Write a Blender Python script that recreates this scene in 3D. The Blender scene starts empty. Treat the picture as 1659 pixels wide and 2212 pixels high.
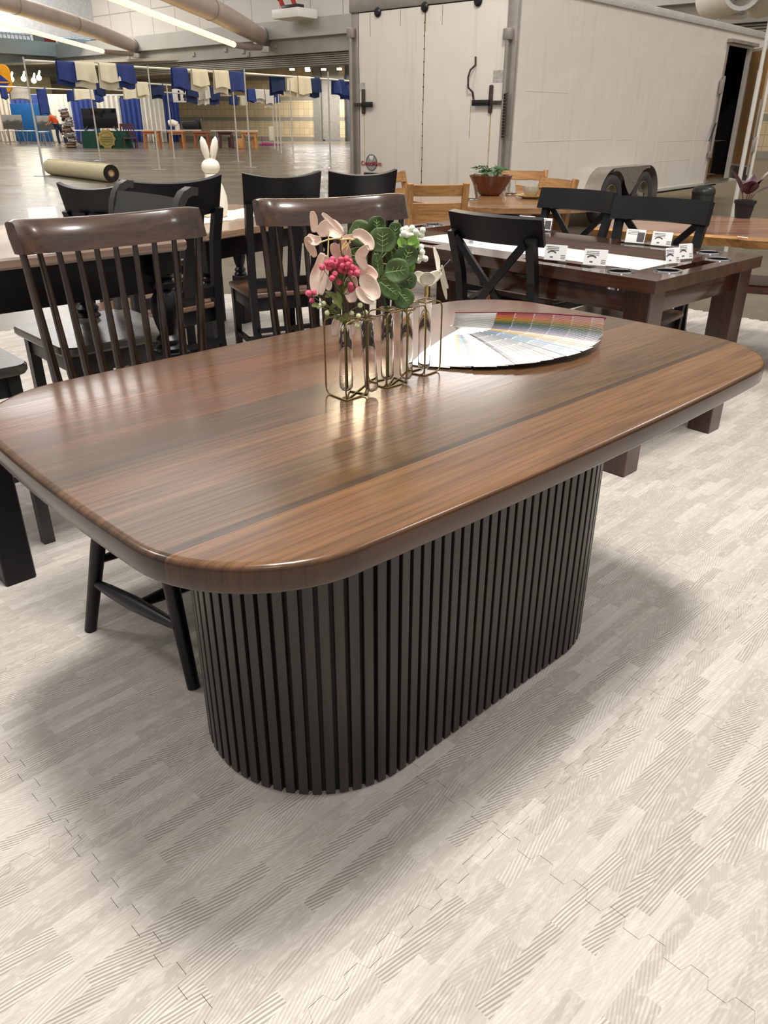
import bpy, bmesh, math, random
from math import sin, cos, pi, radians as rad
from mathutils import Vector, Matrix
random.seed(7)
SC = bpy.context.scene
COL = SC.collection

# ------------------------------------------------------------------ camera, world, light, exposure
CAM_H = 1.26
PITCH, ROLL, FOC = rad(26.78), rad(0.128), 1670.0
cd = bpy.data.cameras.new('camera'); cd.sensor_fit = 'VERTICAL'; cd.sensor_height = 36.0
cd.lens = FOC / 2212 * 36.0; cd.clip_end = 300
cam = bpy.data.objects.new('camera', cd); COL.objects.link(cam)
CAM_M = Matrix.Translation((0, 0, CAM_H)) @ Matrix.Rotation(pi/2 - PITCH, 4, 'X') @ Matrix.Rotation(ROLL, 4, 'Z')
cam.matrix_world = CAM_M
SC.camera = cam

w = bpy.data.worlds.new('world'); SC.world = w; w.use_nodes = True
w.node_tree.nodes['Background'].inputs['Color'].default_value = (1.0, 0.975, 0.95, 1)
w.node_tree.nodes['Background'].inputs['Strength'].default_value = 0.46

def lamp(x, y, z, power, size, color=(1, 0.972, 0.94)):
    l = bpy.data.lights.new('hall_lamp', 'AREA'); l.shape = 'DISK'; l.size = size; l.energy = power; l.color = color
    o = bpy.data.objects.new('hall_lamp', l); o.location = (x, y, z); COL.objects.link(o); return o
lamp(0.75, 1.0, 9.5, 700, 1.7)
lamp(-7.5, 4.5, 9.5, 260, 1.7)
lamp(8.5, 3.0, 9.5, 300, 1.7)
lamp(1.0, -6.5, 9.5, 110, 1.7)
lamp(-0.86, 26.9, 10.5, 480, 2.2, (1, 0.80, 0.52))
lamp(10.9, 41.8, 10.5, 480, 2.2, (1, 0.80, 0.52))
lamp(-6.5, 19, 11.5, 260, 7)
lamp(12, 12, 10.5, 300, 2.5)
lamp(-16, 36, 11.5, 1100, 8)
lamp(4, 38, 11.5, 1000, 7)
lamp(-22, 54, 11, 1300, 5)

SC.view_settings.view_transform = 'Standard'; SC.view_settings.look = 'None'
SC.view_settings.gamma = 1.0; SC.view_settings.use_curve_mapping = False
SC.view_settings.exposure = 0.31

# ------------------------------------------------------------------ geometry helpers
GZ = -0.012                                   # concrete level; the foam mats lie on it, their top is z = 0
PH = rad(43.1)                                # direction of the long side of the front table
def UV(u, v, z=0.0): return Vector((u*cos(PH) - v*sin(PH), u*sin(PH) + v*cos(PH), z))
def ray(px, py):
    d = Vector(((px - 829.5)/FOC, -(py - 1106)/FOC, -1.0))
    return (CAM_M.to_3x3() @ d)
def at(px, py, z=0.0):                        # the place at height z that the photo shows at this pixel
    d = ray(px, py); t = (z - CAM_H)/d.z
    return Vector((d.x*t, d.y*t, z))
def aty(px, py, Y):
    d = ray(px, py); t = Y/d.y
    return Vector((d.x*t, Y, CAM_H + d.z*t))
def onplane(px, py, P0, ang):
    d = ray(px, py); n = Vector((-sin(ang), cos(ang), 0)); O = Vector((0, 0, CAM_H))
    return O + d*((P0 - O).dot(n)/d.dot(n))

def tf(bm, verts, M):
    bmesh.ops.transform(bm, matrix=M, verts=verts)
def frame(o, x, y, z):
    return Matrix(((x.x, y.x, z.x, o.x), (x.y, y.y, z.y, o.y), (x.z, y.z, z.z, o.z), (0, 0, 0, 1)))
def box(bm, c, s, bev=0.0, M=None, seg=2):
    r = bmesh.ops.create_cube(bm, size=1.0, matrix=Matrix.Translation(c) @ Matrix.Diagonal((s[0], s[1], s[2], 1)))
    vs = r['verts']
    if bev > 0:
        es = list({e for v in vs for e in v.link_edges})
        rb = bmesh.ops.bevel(bm, geom=es, offset=bev, segments=seg, affect='EDGES', profile=0.5)
        vs = list({v for f in rb['faces'] for v in f.verts} | {v for v in vs if v.is_valid})
    if M is not None: tf(bm, [v for v in vs if v.is_valid], M)
    return vs
def beam(bm, p0, p1, w, d, side=None, w1=None, d1=None, bev=0.0):   # a bar of rectangular section from p0 to p1
    p0, p1 = Vector(p0), Vector(p1); z = (p1 - p0); L = z.length; z.normalize()
    side = Vector(side) if side else (Vector((1, 0, 0)) if abs(z.x) < 0.9 else Vector((0, 1, 0)))
    y = z.cross(side).normalized(); x = y.cross(z).normalized()
    M = frame(p0, x, y, z)
    w1 = w if w1 is None else w1; d1 = d if d1 is None else d1
    vs = [bm.verts.new(M @ Vector((sx*a/2, sy*b/2, zz))) for zz, a, b in ((0, w, d), (L, w1, d1)) for sx, sy in ((-1, -1), (1, -1), (1, 1), (-1, 1))]
    fs = [bm.faces.new([vs[i] for i in q]) for q in ((3, 2, 1, 0), (4, 5, 6, 7), (0, 1, 5, 4), (1, 2, 6, 5), (2, 3, 7, 6), (3, 0, 4, 7))]
    if bev > 0:
        es = list({e for f in fs for e in f.edges})
        bmesh.ops.bevel(bm, geom=es, offset=bev, segments=1, affect='EDGES')
def tube(bm, pts, r, n=10, cap=True):
    pts = [Vector(p) for p in pts]; m = len(pts)
    rs = r if isinstance(r, (list, tuple)) else [r]*m
    rings = []; ref = None
    for i, p in enumerate(pts):
        t = (pts[min(i+1, m-1)] - pts[max(i-1, 0)]).normalized()
        if ref is None: ref = Vector((0, 0, 1)) if abs(t.z) < 0.9 else Vector((1, 0, 0))
        a = (ref - t*ref.dot(t)).normalized(); b = t.cross(a); ref = a
        rings.append([bm.verts.new(p + (a*cos(2*pi*k/n) + b*sin(2*pi*k/n))*rs[i]) for k in range(n)])
    for i in range(m-1):
        for k in range(n):
            bm.faces.new((rings[i][k], rings[i][(k+1) % n], rings[i+1][(k+1) % n], rings[i+1][k]))
    if cap:
        bm.faces.new(list(reversed(rings[0]))); bm.faces.new(rings[-1])
def lathe(bm, prof, n=24, c=(0, 0, 0), M=None, closed=False):
    c = Vector(c); rings = []
    for r, z in prof:
        if r < 1e-6: rings.append([bm.verts.new(c + Vector((0, 0, z)))])
        else: rings.append([bm.verts.new(c + Vector((r*cos(2*pi*k/n), r*sin(2*pi*k/n), z))) for k in range(n)])
    pairs = list(zip(rings, rings[1:])) + ([(rings[-1], rings[0])] if closed else [])
    for A, B in pairs:
        for k in range(n):
            if len(A) == 1 and len(B) == 1: continue
            if len(A) == 1: bm.faces.new((A[0], B[(k+1) % n], B[k]))
            elif len(B) == 1: bm.faces.new((A[k], A[(k+1) % n], B[0]))
            else: bm.faces.new((A[k], A[(k+1) % n], B[(k+1) % n], B[k]))
    if not closed:
        if len(rings[0]) > 1: bm.faces.new(list(reversed(rings[0])))
        if len(rings[-1]) > 1: bm.faces.new(rings[-1])
    if M is not None: tf(bm, [v for R in rings for v in R], M)
def inset(pts, d):
    n = len(pts); out = []
    for i in range(n):
        a, b, c = Vector(pts[i-1]), Vector(pts[i]), Vector(pts[(i+1) % n])
        e1 = (b - a).normalized(); e2 = (c - b).normalized()
        n1 = Vector((-e1.y, e1.x)); n2 = Vector((-e2.y, e2.x))
        m = (n1 + n2); m = m/max(m.length_squared/2, 0.25)
        out.append((b.x + m.x*d, b.y + m.y*d))
    return out
def slab(bm, outline, prof, M=None):           # closed outline (ccw), prof = [(inset, z), ...] from the bottom up
    rings = []
    for d, z in prof:
        o = inset([Vector(p) for p in outline], d) if d else outline
        rings.append([bm.verts.new((p[0], p[1], z)) for p in o])
    n = len(outline)
    for A, B in zip(rings, rings[1:]):
        for k in range(n): bm.faces.new((A[k], A[(k+1) % n], B[(k+1) % n], B[k]))
    bm.faces.new(list(reversed(rings[0]))); bm.faces.new(rings[-1])
    if M is not None: tf(bm, [v for R in rings for v in R], M)
def rounded(hx, hy, r, n=6, cx=0, cy=0):
    out = []
    for qx, qy, a0 in ((1, -1, -pi/2), (1, 1, 0), (-1, 1, pi/2), (-1, -1, pi)):
        for k in range(n+1):
            a = a0 + pi/2*k/n
            out.append((cx + qx*(hx - r) + r*cos(a), cy + qy*(hy - r) + r*sin(a)))
    return out
def sheet(bm, f, nu, nv, th=0.0):              # f(u, v) with u, v in 0..1; th > 0 makes it a closed shell
    P = [[Vector(f(i/nu, j/nv)) for j in range(nv+1)] for i in range(nu+1)]
    G = [[bm.verts.new(p) for p in row] for row in P]
    for i in range(nu):
        for j in range(nv): bm.faces.new((G[i][j], G[i+1][j], G[i+1][j+1], G[i][j+1]))
    if th > 0:
        B = []
        for i in range(nu+1):
            row = []
            for j in range(nv+1):
                du = P[min(i+1, nu)][j] - P[max(i-1, 0)][j]; dv = P[i][min(j+1, nv)] - P[i][max(j-1, 0)]
                nn = du.cross(dv); nn = nn.normalized() if nn.length > 1e-12 else Vector((0, 0, 1))
                row.append(bm.verts.new(P[i][j] - nn*th))
            B.append(row)
        for i in range(nu):
            for j in range(nv): bm.faces.new((B[i][j+1], B[i+1][j+1], B[i+1][j], B[i][j]))
        for i in range(nu):
            bm.faces.new((G[i+1][0], G[i][0], B[i][0], B[i+1][0])); bm.faces.new((G[i][nv], G[i+1][nv], B[i+1][nv], B[i][nv]))
        for j in range(nv):
            bm.faces.new((G[0][j], G[0][j+1], B[0][j+1], B[0][j])); bm.faces.new((G[nu][j+1], G[nu][j], B[nu][j], B[nu][j+1]))
def ball(bm, c, r, n=8, sc=(1, 1, 1)):
    bmesh.ops.create_uvsphere(bm, u_segments=n+2, v_segments=n, radius=r, matrix=Matrix.Translation(c) @ Matrix.Diagonal((*sc, 1)))
def cyl(bm, c, r, h, n=20, M=None, r2=None):
    lathe(bm, [(r, -h/2), (r if r2 is None else r2, h/2)], n, (0, 0, 0), Matrix.Translation(c) @ (M if M is not None else Matrix.Identity(4)))
RX90 = Matrix.Rotation(pi/2, 4, 'X'); RY90 = Matrix.Rotation(pi/2, 4, 'Y')

# ------------------------------------------------------------------ object helpers
def link(name, bm, m, parent=None, smooth=35, loc=None, rz=0.0):
    me = bpy.data.meshes.new(name)
    bmesh.ops.recalc_face_normals(bm, faces=bm.faces)
    bm.to_mesh(me); bm.free()
    for mm in (m if isinstance(m, (list, tuple)) else [m]): me.materials.append(mm)
    if smooth:
        me.polygons.foreach_set('use_smooth', [True]*len(me.polygons))
        try: me.set_sharp_from_angle(angle=rad(smooth))
        except Exception: pass
    o = bpy.data.objects.new(name, me); COL.objects.link(o)
    if parent is not None: o.parent = parent
    if loc is not None: o.location = loc
    if rz: o.rotation_euler = (0, 0, rz)
    return o
def tag(o, label, cat, group=None):
    o['label'] = label; o['category'] = cat
    if group: o['group'] = group
    return o
def thing(name, label, cat, loc=(0, 0, 0), rz=0.0, group=None):
    o = bpy.data.objects.new(name, None); o.empty_display_size = 0.1; COL.objects.link(o)
    o.location = loc; o.rotation_euler = (0, 0, rz)
    return tag(o, label, cat, group)
def solo(name, bm, m, label, cat, loc=None, rz=0.0, group=None, smooth=35):
    return tag(link(name, bm, m, None, smooth, loc, rz), label, cat, group)
def struct(name, bm, m, smooth=0, parent=None):
    o = link(name, bm, m, parent, smooth)
    if parent is None: o['kind'] = 'structure'
    return o
def dup(root, label, loc, rz, group=None, scale=None):
    kids = {}
    for o in SC.objects:
        if o.parent is not None: kids.setdefault(o.parent.name, []).append(o)
    def rec(o, par):
        c = o.copy(); COL.objects.link(c); c.parent = par
        for k in kids.get(o.name, []): rec(k, c)
        return c
    r = rec(root, None); r.location = loc; r.rotation_euler = (0, 0, rz); r['label'] = label
    if group: r['group'] = group
    if scale: r.scale = scale
    return r
B = bmesh.new

# ------------------------------------------------------------------ materials
def lin(c):
    if isinstance(c, str): c = [int(c[i:i+2], 16)/255 for i in (0, 2, 4)]
    return tuple((x/12.92 if x <= 0.04045 else ((x+0.055)/1.055)**2.4) for x in c) + (1.0,)
class NT:
    def __init__(s, m): s.t = m.node_tree; s.n = s.t.nodes; s.b = s.n['Principled BSDF']
    def new(s, typ, **kw):
        n = s.n.new('ShaderNode' + typ)
        for k, v in kw.items():
            if k.startswith('i_'): n.inputs[k[2:].replace('_', ' ')].default_value = v
            elif k.startswith('p'): n.inputs[int(k[1:])].default_value = v
            else: setattr(n, k, v)
        return n
    def l(s, a, b): s.t.links.new(a, b)
    def math(s, op, a, b=None, c=None):
        n = s.n.new('ShaderNodeMath'); n.operation = op
        for i, x in enumerate((a, b, c)):
            if x is None: continue
            if isinstance(x, (int, float)): n.inputs[i].default_value = x
            else: s.l(x, n.inputs[i])
        return n.outputs[0]
    def mix(s, fac, a, b, mode='MIX'):
        n = s.n.new('ShaderNodeMix'); n.data_type = 'RGBA'; n.blend_type = mode
        for sock, x in ((n.inputs[0], fac), (n.inputs[6], a), (n.inputs[7], b)):
            if isinstance(x, (int, float)): sock.default_value = x
            elif isinstance(x, tuple): sock.default_value = x
            else: s.l(x, sock)
        return n.outputs[2]
    def ramp(s, fac, stops, interp='LINEAR'):
        n = s.n.new('ShaderNodeValToRGB'); r = n.color_ramp; r.interpolation = interp
        while len(r.elements) < len(stops): r.elements.new(0.5)
        for e, (p, c) in zip(r.elements, stops): e.position = p; e.color = c
        s.l(fac, n.inputs[0]); return n.outputs[0]
    def coord(s, scale=(1, 1, 1), rot=(0, 0, 0), kind='Object'):
        tc = s.new('TexCoord'); mp = s.new('Mapping')
        mp.inputs['Scale'].default_value = scale; mp.inputs['Rotation'].default_value = rot
        s.l(tc.outputs[kind], mp.inputs[0]); return mp.outputs[0]
    def noise(s, vec, scale, detail=3, dist=0.0, rough=0.55):
        n = s.new('TexNoise'); n.inputs['Scale'].default_value = scale; n.inputs['Detail'].default_value = detail
        n.inputs['Distortion'].default_value = dist; n.inputs['Roughness'].default_value = rough
        if vec is not None: s.l(vec, n.inputs['Vector'])
        return n.outputs[0]
    def bump(s, h, strength=0.2, dist=0.002):
        n = s.new('Bump'); n.inputs['Strength'].default_value = strength; n.inputs['Distance'].default_value = dist
        s.l(h, n.inputs['Height']); s.l(n.outputs[0], s.b.inputs['Normal'])
def base(name, c, rough=0.5, metal=0.0, **kw):
    m = bpy.data.materials.new(name); m.use_nodes = True; b = m.node_tree.nodes['Principled BSDF']
    b.inputs['Base Color'].default_value = lin(c); b.inputs['Roughness'].default_value = rough; b.inputs['Metallic'].default_value = metal
    for k, v in kw.items(): b.inputs[k.replace('_', ' ')].default_value = v
    return m
def plain(name, c, rough=0.5, metal=0.0, var=0.12, scale=6.0, stretch=(1, 1, 1), bump=0.0, **kw):   # one colour with slight procedural unevenness
    m = base(name, c, rough, metal, **kw); t = NT(m)
    n = t.noise(t.coord(stretch), scale, 3)
    L = lin(c)
    lo = tuple(x*(1-var) for x in L[:3]) + (1,); hi = tuple(min(1, x*(1+var)) for x in L[:3]) + (1,)
    t.l(t.ramp(n, [(0.3, lo), (0.7, hi)]), t.b.inputs['Base Color'])
    if bump: t.bump(t.noise(t.coord(stretch), scale*8, 2), bump, 0.002)
    return m
def wood(name, lo, hi, rough=0.35, axis='x', grain=14.0, streak=0.5, **kw):
    m = base(name, hi, rough, **kw); t = NT(m)
    sc = {'x': (0.9, grain, grain), 'y': (grain, 0.9, grain), 'z': (grain, grain, 0.9)}[axis]
    big = t.noise(t.coord(sc), 1.0, 4, 1.2)
    fine = t.noise(t.coord(tuple(x*9 if x > 1 else x*3 for x in sc)), 1.0, 2, 0.3)
    c = t.ramp(big, [(0.30, lin(lo)), (0.68, lin(hi))])
    f = t.ramp(fine, [(0.35, (1-streak*0.6,)*3 + (1,)), (0.6, (1, 1, 1, 1))])
    t.l(t.mix(1.0, c, f, 'MULTIPLY'), t.b.inputs['Base Color'])
    t.bump(fine, 0.08, 0.001)
    return m
def emit(name, c, s):
    m = base(name, c, 0.6); b = m.node_tree.nodes['Principled BSDF']
    b.inputs['Emission Color'].default_value = lin(c); b.inputs['Emission Strength'].default_value = s
    return m
def glass(name, rough=0.0, c='ffffff', ior=1.45):
    return base(name, c, rough, Transmission_Weight=1.0, IOR=ior)

BLACK = plain('black_paint', '0c0c0e', 0.38, var=0.15, Specular_IOR_Level=0.35)
BLACKM = plain('black_metal', '131416', 0.38, var=0.1)
CHROME = plain('chrome', 'd8d8d8', 0.12, 1.0, var=0.05)
STEEL = plain('dull_steel', 'a9a7a2', 0.4, 0.8, var=0.15)
WHITEM = plain('white_metal', 'e9e6de', 0.4, var=0.05)
DARKWOOD = wood('dark_brown_wood', '2a1a12', '4a3122', 0.25, 'x', 16, Coat_Weight=0.25, Coat_Roughness=0.15)
DARKWOODZ = wood('dark_brown_wood_upright', '24160f', '3d281c', 0.28, 'z', 22, Coat_Weight=0.25, Coat_Roughness=0.15)
# ------------------------------------------------------------------ the hall: floor, walls
def mat_concrete():
    m = base('polished_concrete', '8a7e6c', 0.22, Specular_IOR_Level=0.4); t = NT(m)
    n = t.noise(t.coord((0.25, 0.9, 1)), 1.0, 5, 0.6); n2 = t.noise(t.coord(), 9.0, 3)
    c = t.ramp(n, [(0.3, lin('574f42')), (0.7, lin('786d5c'))])
    t.l(t.mix(0.25, c, t.ramp(n2, [(0.3, lin('51493d')), (0.7, lin('7c7160'))])), t.b.inputs['Base Color'])
    t.l(t.ramp(n, [(0.3, (0.2,)*3+(1,)), (0.7, (0.32,)*3+(1,))]), t.b.inputs['Roughness'])
    return m
bm = B(); box(bm, (0, 35, GZ-0.05), (150, 110, 0.1)); struct('floor', bm, mat_concrete())

W0 = at(143, 301, 0)
AB = rad(-40); EB = Vector((cos(AB), sin(AB), 0)); NB = Vector((-sin(AB), cos(AB), 0))        # back wall: along EB, away along NB
AL = rad(50); EL = -Vector((cos(AL), sin(AL), 0)); NL = Vector((-sin(AL), cos(AL), 0))          # left wall: along EL towards us
MBW = frame(Vector((W0.x, W0.y, GZ)), EB, NB, Vector((0, 0, 1)))                                 # x along wall, y behind it, z up
MLW = frame(Vector((W0.x, W0.y, GZ)), EL, NL, Vector((0, 0, 1)))
def wbox(bm, M, x0, x1, y0, y1, z0, z1): box(bm, ((x0+x1)/2, (y0+y1)/2, (z0+z1)/2), (x1-x0, y1-y0, z1-z0), 0, M)
UPW = base('wall_panels', 'd2ccc2', 0.6); t = NT(UPW)
br = t.new('TexBrick'); br.offset = 0.0
tcn = t.new('TexCoord'); t.l(tcn.outputs['Object'], br.inputs['Vector'])
br.inputs['Scale'].default_value = 1.0; br.inputs['Brick Width'].default_value = 2.4; br.inputs['Row Height'].default_value = 1.55
br.inputs['Mortar Size'].default_value = 0.035; br.inputs['Color1'].default_value = lin('d6cfc6'); br.inputs['Color2'].default_value = lin('cfc8be'); br.inputs['Mortar'].default_value = lin('a8a29a')
t.l(br.outputs['Color'], t.b.inputs['Base Color'])
def flat_wall(name, M, x0, x1, y0, y1, z0, z1, m):     # a wall whose own axes run along it, so panel joints follow it
    bm = B(); box(bm, ((x0+x1)/2, (z0+z1)/2, -(y0+y1)/2), (x1-x0, z1-z0, y1-y0))
    o = struct(name, bm, m); o.matrix_world = M @ RX90
    return o
GREYB = plain('painted_beam', 'b6b3aa', 0.6, var=0.05, scale=0.7)
GREYD = plain('grey_concrete_band', 'a39e94', 0.7, var=0.1, scale=0.8)
flat_wall('wall_back', MBW, 0, 120, 0.6, 1.0, 6.2, 17, UPW)
bm = B(); wbox(bm, MBW, 0, 120, -0.15, 0.6, 5.4, 6.25); struct('trim_1', bm, GREYB)
bm = B(); wbox(bm, MBW, 0, 120, 0.15, 0.6, 4.65, 5.4)
random.seed(3)
for x, z in ((3.6, 5.2), (16.5, 5.0), (21.2, 4.95), (21.6, 4.8), (19.6, 5.1), (24.0, 5.1), (9.5, 5.1)):
    box(bm, (x, 0.12, z), (0.28, 0.1, 0.22), 0.03, MBW)
struct('trim_2', bm, GREYD)
bm = B()                                                                                        # coiled louvre curtain over the opening
for k in range(6): box(bm, (60, 0.42, 4.08+0.1*k), (119, 0.12, 0.075), 0.02, MBW)
wbox(bm, MBW, 0, 120, 0.5, 0.58, 4.0, 4.7); struct('trim_3', bm, plain('louvre_slats', '9a948a', 0.5, 0.2))

BRICK = base('beige_block', 'c9b690', 0.75); t = NT(BRICK)
br = t.new('TexBrick'); br.offset = 0.0; tcn = t.new('TexCoord'); t.l(tcn.outputs['Object'], br.inputs['Vector'])
for k, v in (('Scale', 1.0), ('Brick Width', 0.42), ('Row Height', 0.42), ('Mortar Size', 0.012)): br.inputs[k].default_value = v
br.inputs['Color1'].default_value = lin('d0bd98'); br.inputs['Color2'].default_value = lin('c3ae88'); br.inputs['Mortar'].default_value = lin('a08d6c')
sx = t.new('SeparateXYZ'); t.l(tcn.outputs['Object'], sx.inputs[0])
band = t.math('LESS_THAN', t.math('FRACT', t.math('MULTIPLY', sx.outputs['Y'], 1/1.32)), 0.2)
t.l(t.mix(band, br.outputs['Color'], lin('8f887a')), t.b.inputs['Base Color'])
# the loading bay behind the back wall, seen under the louvre
BAY0 = at(380, 302, 0); ABAY = rad(-22)
EBAY = Vector((cos(ABAY), sin(ABAY), 0)); NBAY = Vector((-sin(ABAY), cos(ABAY), 0))
MBAY = frame(Vector((BAY0.x, BAY0.y, GZ)) + NBAY*2 - EBAY*24, EBAY, NBAY, Vector((0, 0, 1)))
def bx(px): return (onplane(px, 280, MBAY.translation, ABAY) - MBAY.translation).dot(EBAY)
flat_wall('wall_bay', MBAY, 0, bx(681), 0, 0.3, 0, 6.0, BRICK)
bm = B(); wbox(bm, MBAY, bx(681), bx(692), -0.2, 0.3, 0, 6.0); wbox(bm, MBAY, bx(692), bx(698), -0.25, 0.3, 0, 6.0); struct('trim_4', bm, plain('bay_door_frame', '77756c', 0.5))
bm = B(); wbox(bm, MBAY, bx(697), bx(742), -0.05, 0.3, 0.1, 6.0); struct('door_1', bm, plain('grey_steel_door', '8f8a80', 0.5, 0.1))
flat_wall('wall_bay_pier', MBAY, bx(741), bx(751), -0.5, 0.2, 0, 6.0, BRICK)
bm = B(); wbox(bm, MBAY, bx(751), bx(762), -0.3, 0.3, 0, 6.0); struct('door_2', bm, plain('dark_blue_door', '4a4d50', 0.5))
bm = B(); wbox(bm, MBAY, 6, bx(752), -9, 0, 4.75, 4.9); struct('ceiling_bay', bm, plain('bay_soffit', 'a89d8a', 0.7))
for px, py in ((631, 150), (664, 148), (665, 152), (699, 150), (733, 149)):
    p = onplane(px, py, MBAY.translation - NBAY*3.0, ABAY)
    lamp(p.x, p.y, p.z-0.15, 130, 0.4)
    bm = B(); cyl(bm, (0, 0, 0), 0.16, 0.12, 16); o = solo('downlight', bm, emit('downlight_glow', 'fff4dc', 9), 'round downlight glowing in the loading bay soffit, %s' % {631: 'leftmost of the five', 664: 'upper one of the close pair', 665: 'lower one of the close pair', 699: 'second from the right', 733: 'rightmost by the block pier'}[px], 'ceiling light', p, group='downlights in the bay soffit')
flat_wall('wall_back_lower', MBW, 33, 120, 0.6, 0.9, 0, 4.2, BRICK)
# left wall with the gallery
flat_wall('wall_left', MLW, 0, 60, -1.2, -0.9, 9.0, 17, UPW)
bm = B(); wbox(bm, MLW, -1.2, 60, -0.9, 0.6, 5.5, 6.4); struct('trim_5', bm, GREYB)
bm = B(); wbox(bm, MLW, 0, 60, -0.4, 0.0, 4.2, 5.5); struct('trim_6', bm, plain('grey_lower_wall', '8f8c83', 0.7))
bm = B(); wbox(bm, MLW, 0, 60, 0.9, 1.2, 0, 4.4); struct('wall_left_lower', bm, plain('cream_wall', 'e2d9ae', 0.6))
bm = B(); wbox(bm, MLW, -1, 60, -5.2, -4.9, 6.4, 11); struct('wall_gallery', bm, plain('gallery_wall', 'b9bcbd', 0.6))
bm = B(); wbox(bm, MLW, -0.4, 2.6, -4.8, -4.7, 6.4, 11); wbox(bm, MLW, 8, 10, -4.8, -4.7, 6.4, 11); struct('window_1', bm, emit('daylight_pane', 'a9dcf7', 1.5))
bm = B()
for x in (-0.4, 0.6, 1.6, 2.6): wbox(bm, MLW, x-0.08, x+0.08, -4.7, -4.6, 6.4, 11)
struct('trim_7', bm, plain('window_mullion', '6f8ea0', 0.4))
rail = thing('gallery_railing', 'grey metal railing with close bars along the gallery at the top left', 'railing', (0, 0, 0))
bm = B()
for z in (6.45, 6.75, 7.05, 7.35, 7.65): beam(bm, MLW @ Vector((1.6, -0.2, z)), MLW @ Vector((9, -0.2, z)), 0.07, 0.07)
link('rail', bm, STEEL, rail)
bm = B()
for k in range(26): beam(bm, MLW @ Vector((1.6+k*0.29, -0.22, 6.4)), MLW @ Vector((1.75+k*0.29, -0.22, 7.65)), 0.035, 0.035)
link('baluster', bm, STEEL, rail)
p = onplane(119, 84, W0 + NL*0.1, AL) + EL*0.5; bm = B(); box(bm, (0, 0, 0.45), (0.9, 0.35, 0.9), 0.03); solo('red_panel', bm, plain('red_panel_paint', 'b23a36', 0.5), 'small red panel standing on the gallery edge at the top left', 'panel', (p.x, p.y, 6.39), AL)
p = onplane(87, 85, W0 + NL*0.1, AL); bm = B(); box(bm, (0, 0, 0.42), (0.95, 0.3, 0.85), 0.03); solo('tan_board', bm, plain('tan_board_paint', 'a99a88', 0.7), 'tan board leaning at the gallery edge left of the red panel', 'board', (p.x, p.y, 6.39), AL)

# big fabric air ducts with the warm strip lights beneath them
DUCT = plain('duct_fabric', 'c3b2a6', 0.45, var=0.08, scale=1.5)
SEAM = plain('duct_seam', 'a5978c', 0.5)
WARM = emit('warm_strip', 'ffe0a6', 1.5)
dd = ray(1361, 423).normalized()
def duct(px, py, r, label, slab_):
    P = onplane(px, py, W0, AB) - NB*0.3
    D = thing('air_duct', label, 'air duct', P, 0, 'big fabric ducts under the roof')
    Ln = 46.0
    bm = B(); pts = [Vector((0, 0, 0))] + [(-dd*s) + Vector((0, 0, 0.25*min(1, s/5))) for s in [1.2, 2.4, 4, 6] + [8+2*k for k in range(int((Ln-8)/2)+1)]]
    tube(bm, pts, [r*0.82, r*0.9, r*0.95, r] + [r*(1 + 0.03*(k % 2)) for k in range(len(pts)-4)], 20); link('duct_body', bm, DUCT, D)
    for s in range(6, int(Ln), 5):
        bm = B(); c = -dd*s + Vector((0, 0, 0.25)); tube(bm, [c - dd*0.06, c + dd*0.06], r*1.05, 20); link('seam_band', bm, SEAM, D)
    bm = B(); tube(bm, [Vector((0, 0, 0)) + dd*0.5, Vector((0, 0, 0)) - dd*0.3], [r*0.98, r*0.98], 20); link('end_collar', bm, STEEL, D)
    off = Vector((-0.25*r, 0, -1.75*r))
    L = thing('strip_light', slab_, 'light', P, 0, 'warm strip lights under the ducts')
    bm = B(); tube(bm, [off - dd*3.2, off - dd*9, off - dd*Ln], r*0.27, 12); link('lit_strip', bm, WARM, L)
    bm = B(); tube(bm, [Vector((0.1, -0.3, -r*1.1)), off - dd*1.5 + Vector((0, 0, 0.15)), off - dd*3.3], [r*0.3, r*0.34, r*0.3], 12); link('housing', bm, plain('strip_housing', 'a3938a', 0.5), L)
    bm = B(); box(bm, Vector((0.2, -0.3, -r*1.3)), (r, r, r*0.6), 0.03); link('bracket', bm, WHITEM, L)
duct(296, 100, 0.44, 'long grey fabric air duct at the top left above the gallery corner', 'warm glowing strip light under the left air duct')
duct(573, 80, 0.50, 'long grey fabric air duct at the top, ending above the louvred opening', 'warm glowing strip light under the middle air duct')
# two duct ends high up behind the trailer roof
for px, py, lab in ((1540, -3, 'pale duct mouth above the trailer roof, left of the white bracket'), (1640, -6, 'pale duct mouth above the trailer roof, right of the white bracket')):
    P = aty(px, py, 31); bm = B()
    lathe(bm, [(0.55, 0), (0.62, 0.1), (0.62, 2.5), (0.5, 2.5), (0.5, 0.2)], 24, closed=True, M=frame(P, Vector((1, 0, 0)), Vector((0, 0, 1)), Vector((0, -1, 0))))
    solo('duct_mouth', bm, WHITEM, lab, 'air duct', group='duct mouths above the trailer')
P = aty(1588, 10, 30.5); br_ = thing('strut_bracket', 'white boxy wall bracket with a strut above the trailer roof', 'bracket', P)
bm = B(); box(bm, (0, 0, 0), (0.75, 0.5, 0.8), 0.04); link('bracket_box', bm, WHITEM, br_)
bm = B(); beam(bm, (-0.3, -0.3, 0.6), (0.1, -0.3, -0.25), 0.12, 0.12); beam(bm, (-0.2, -0.3, -0.25), (0.25, -0.3, -0.25), 0.1, 0.08); link('strut', bm, STEEL, br_)
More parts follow.
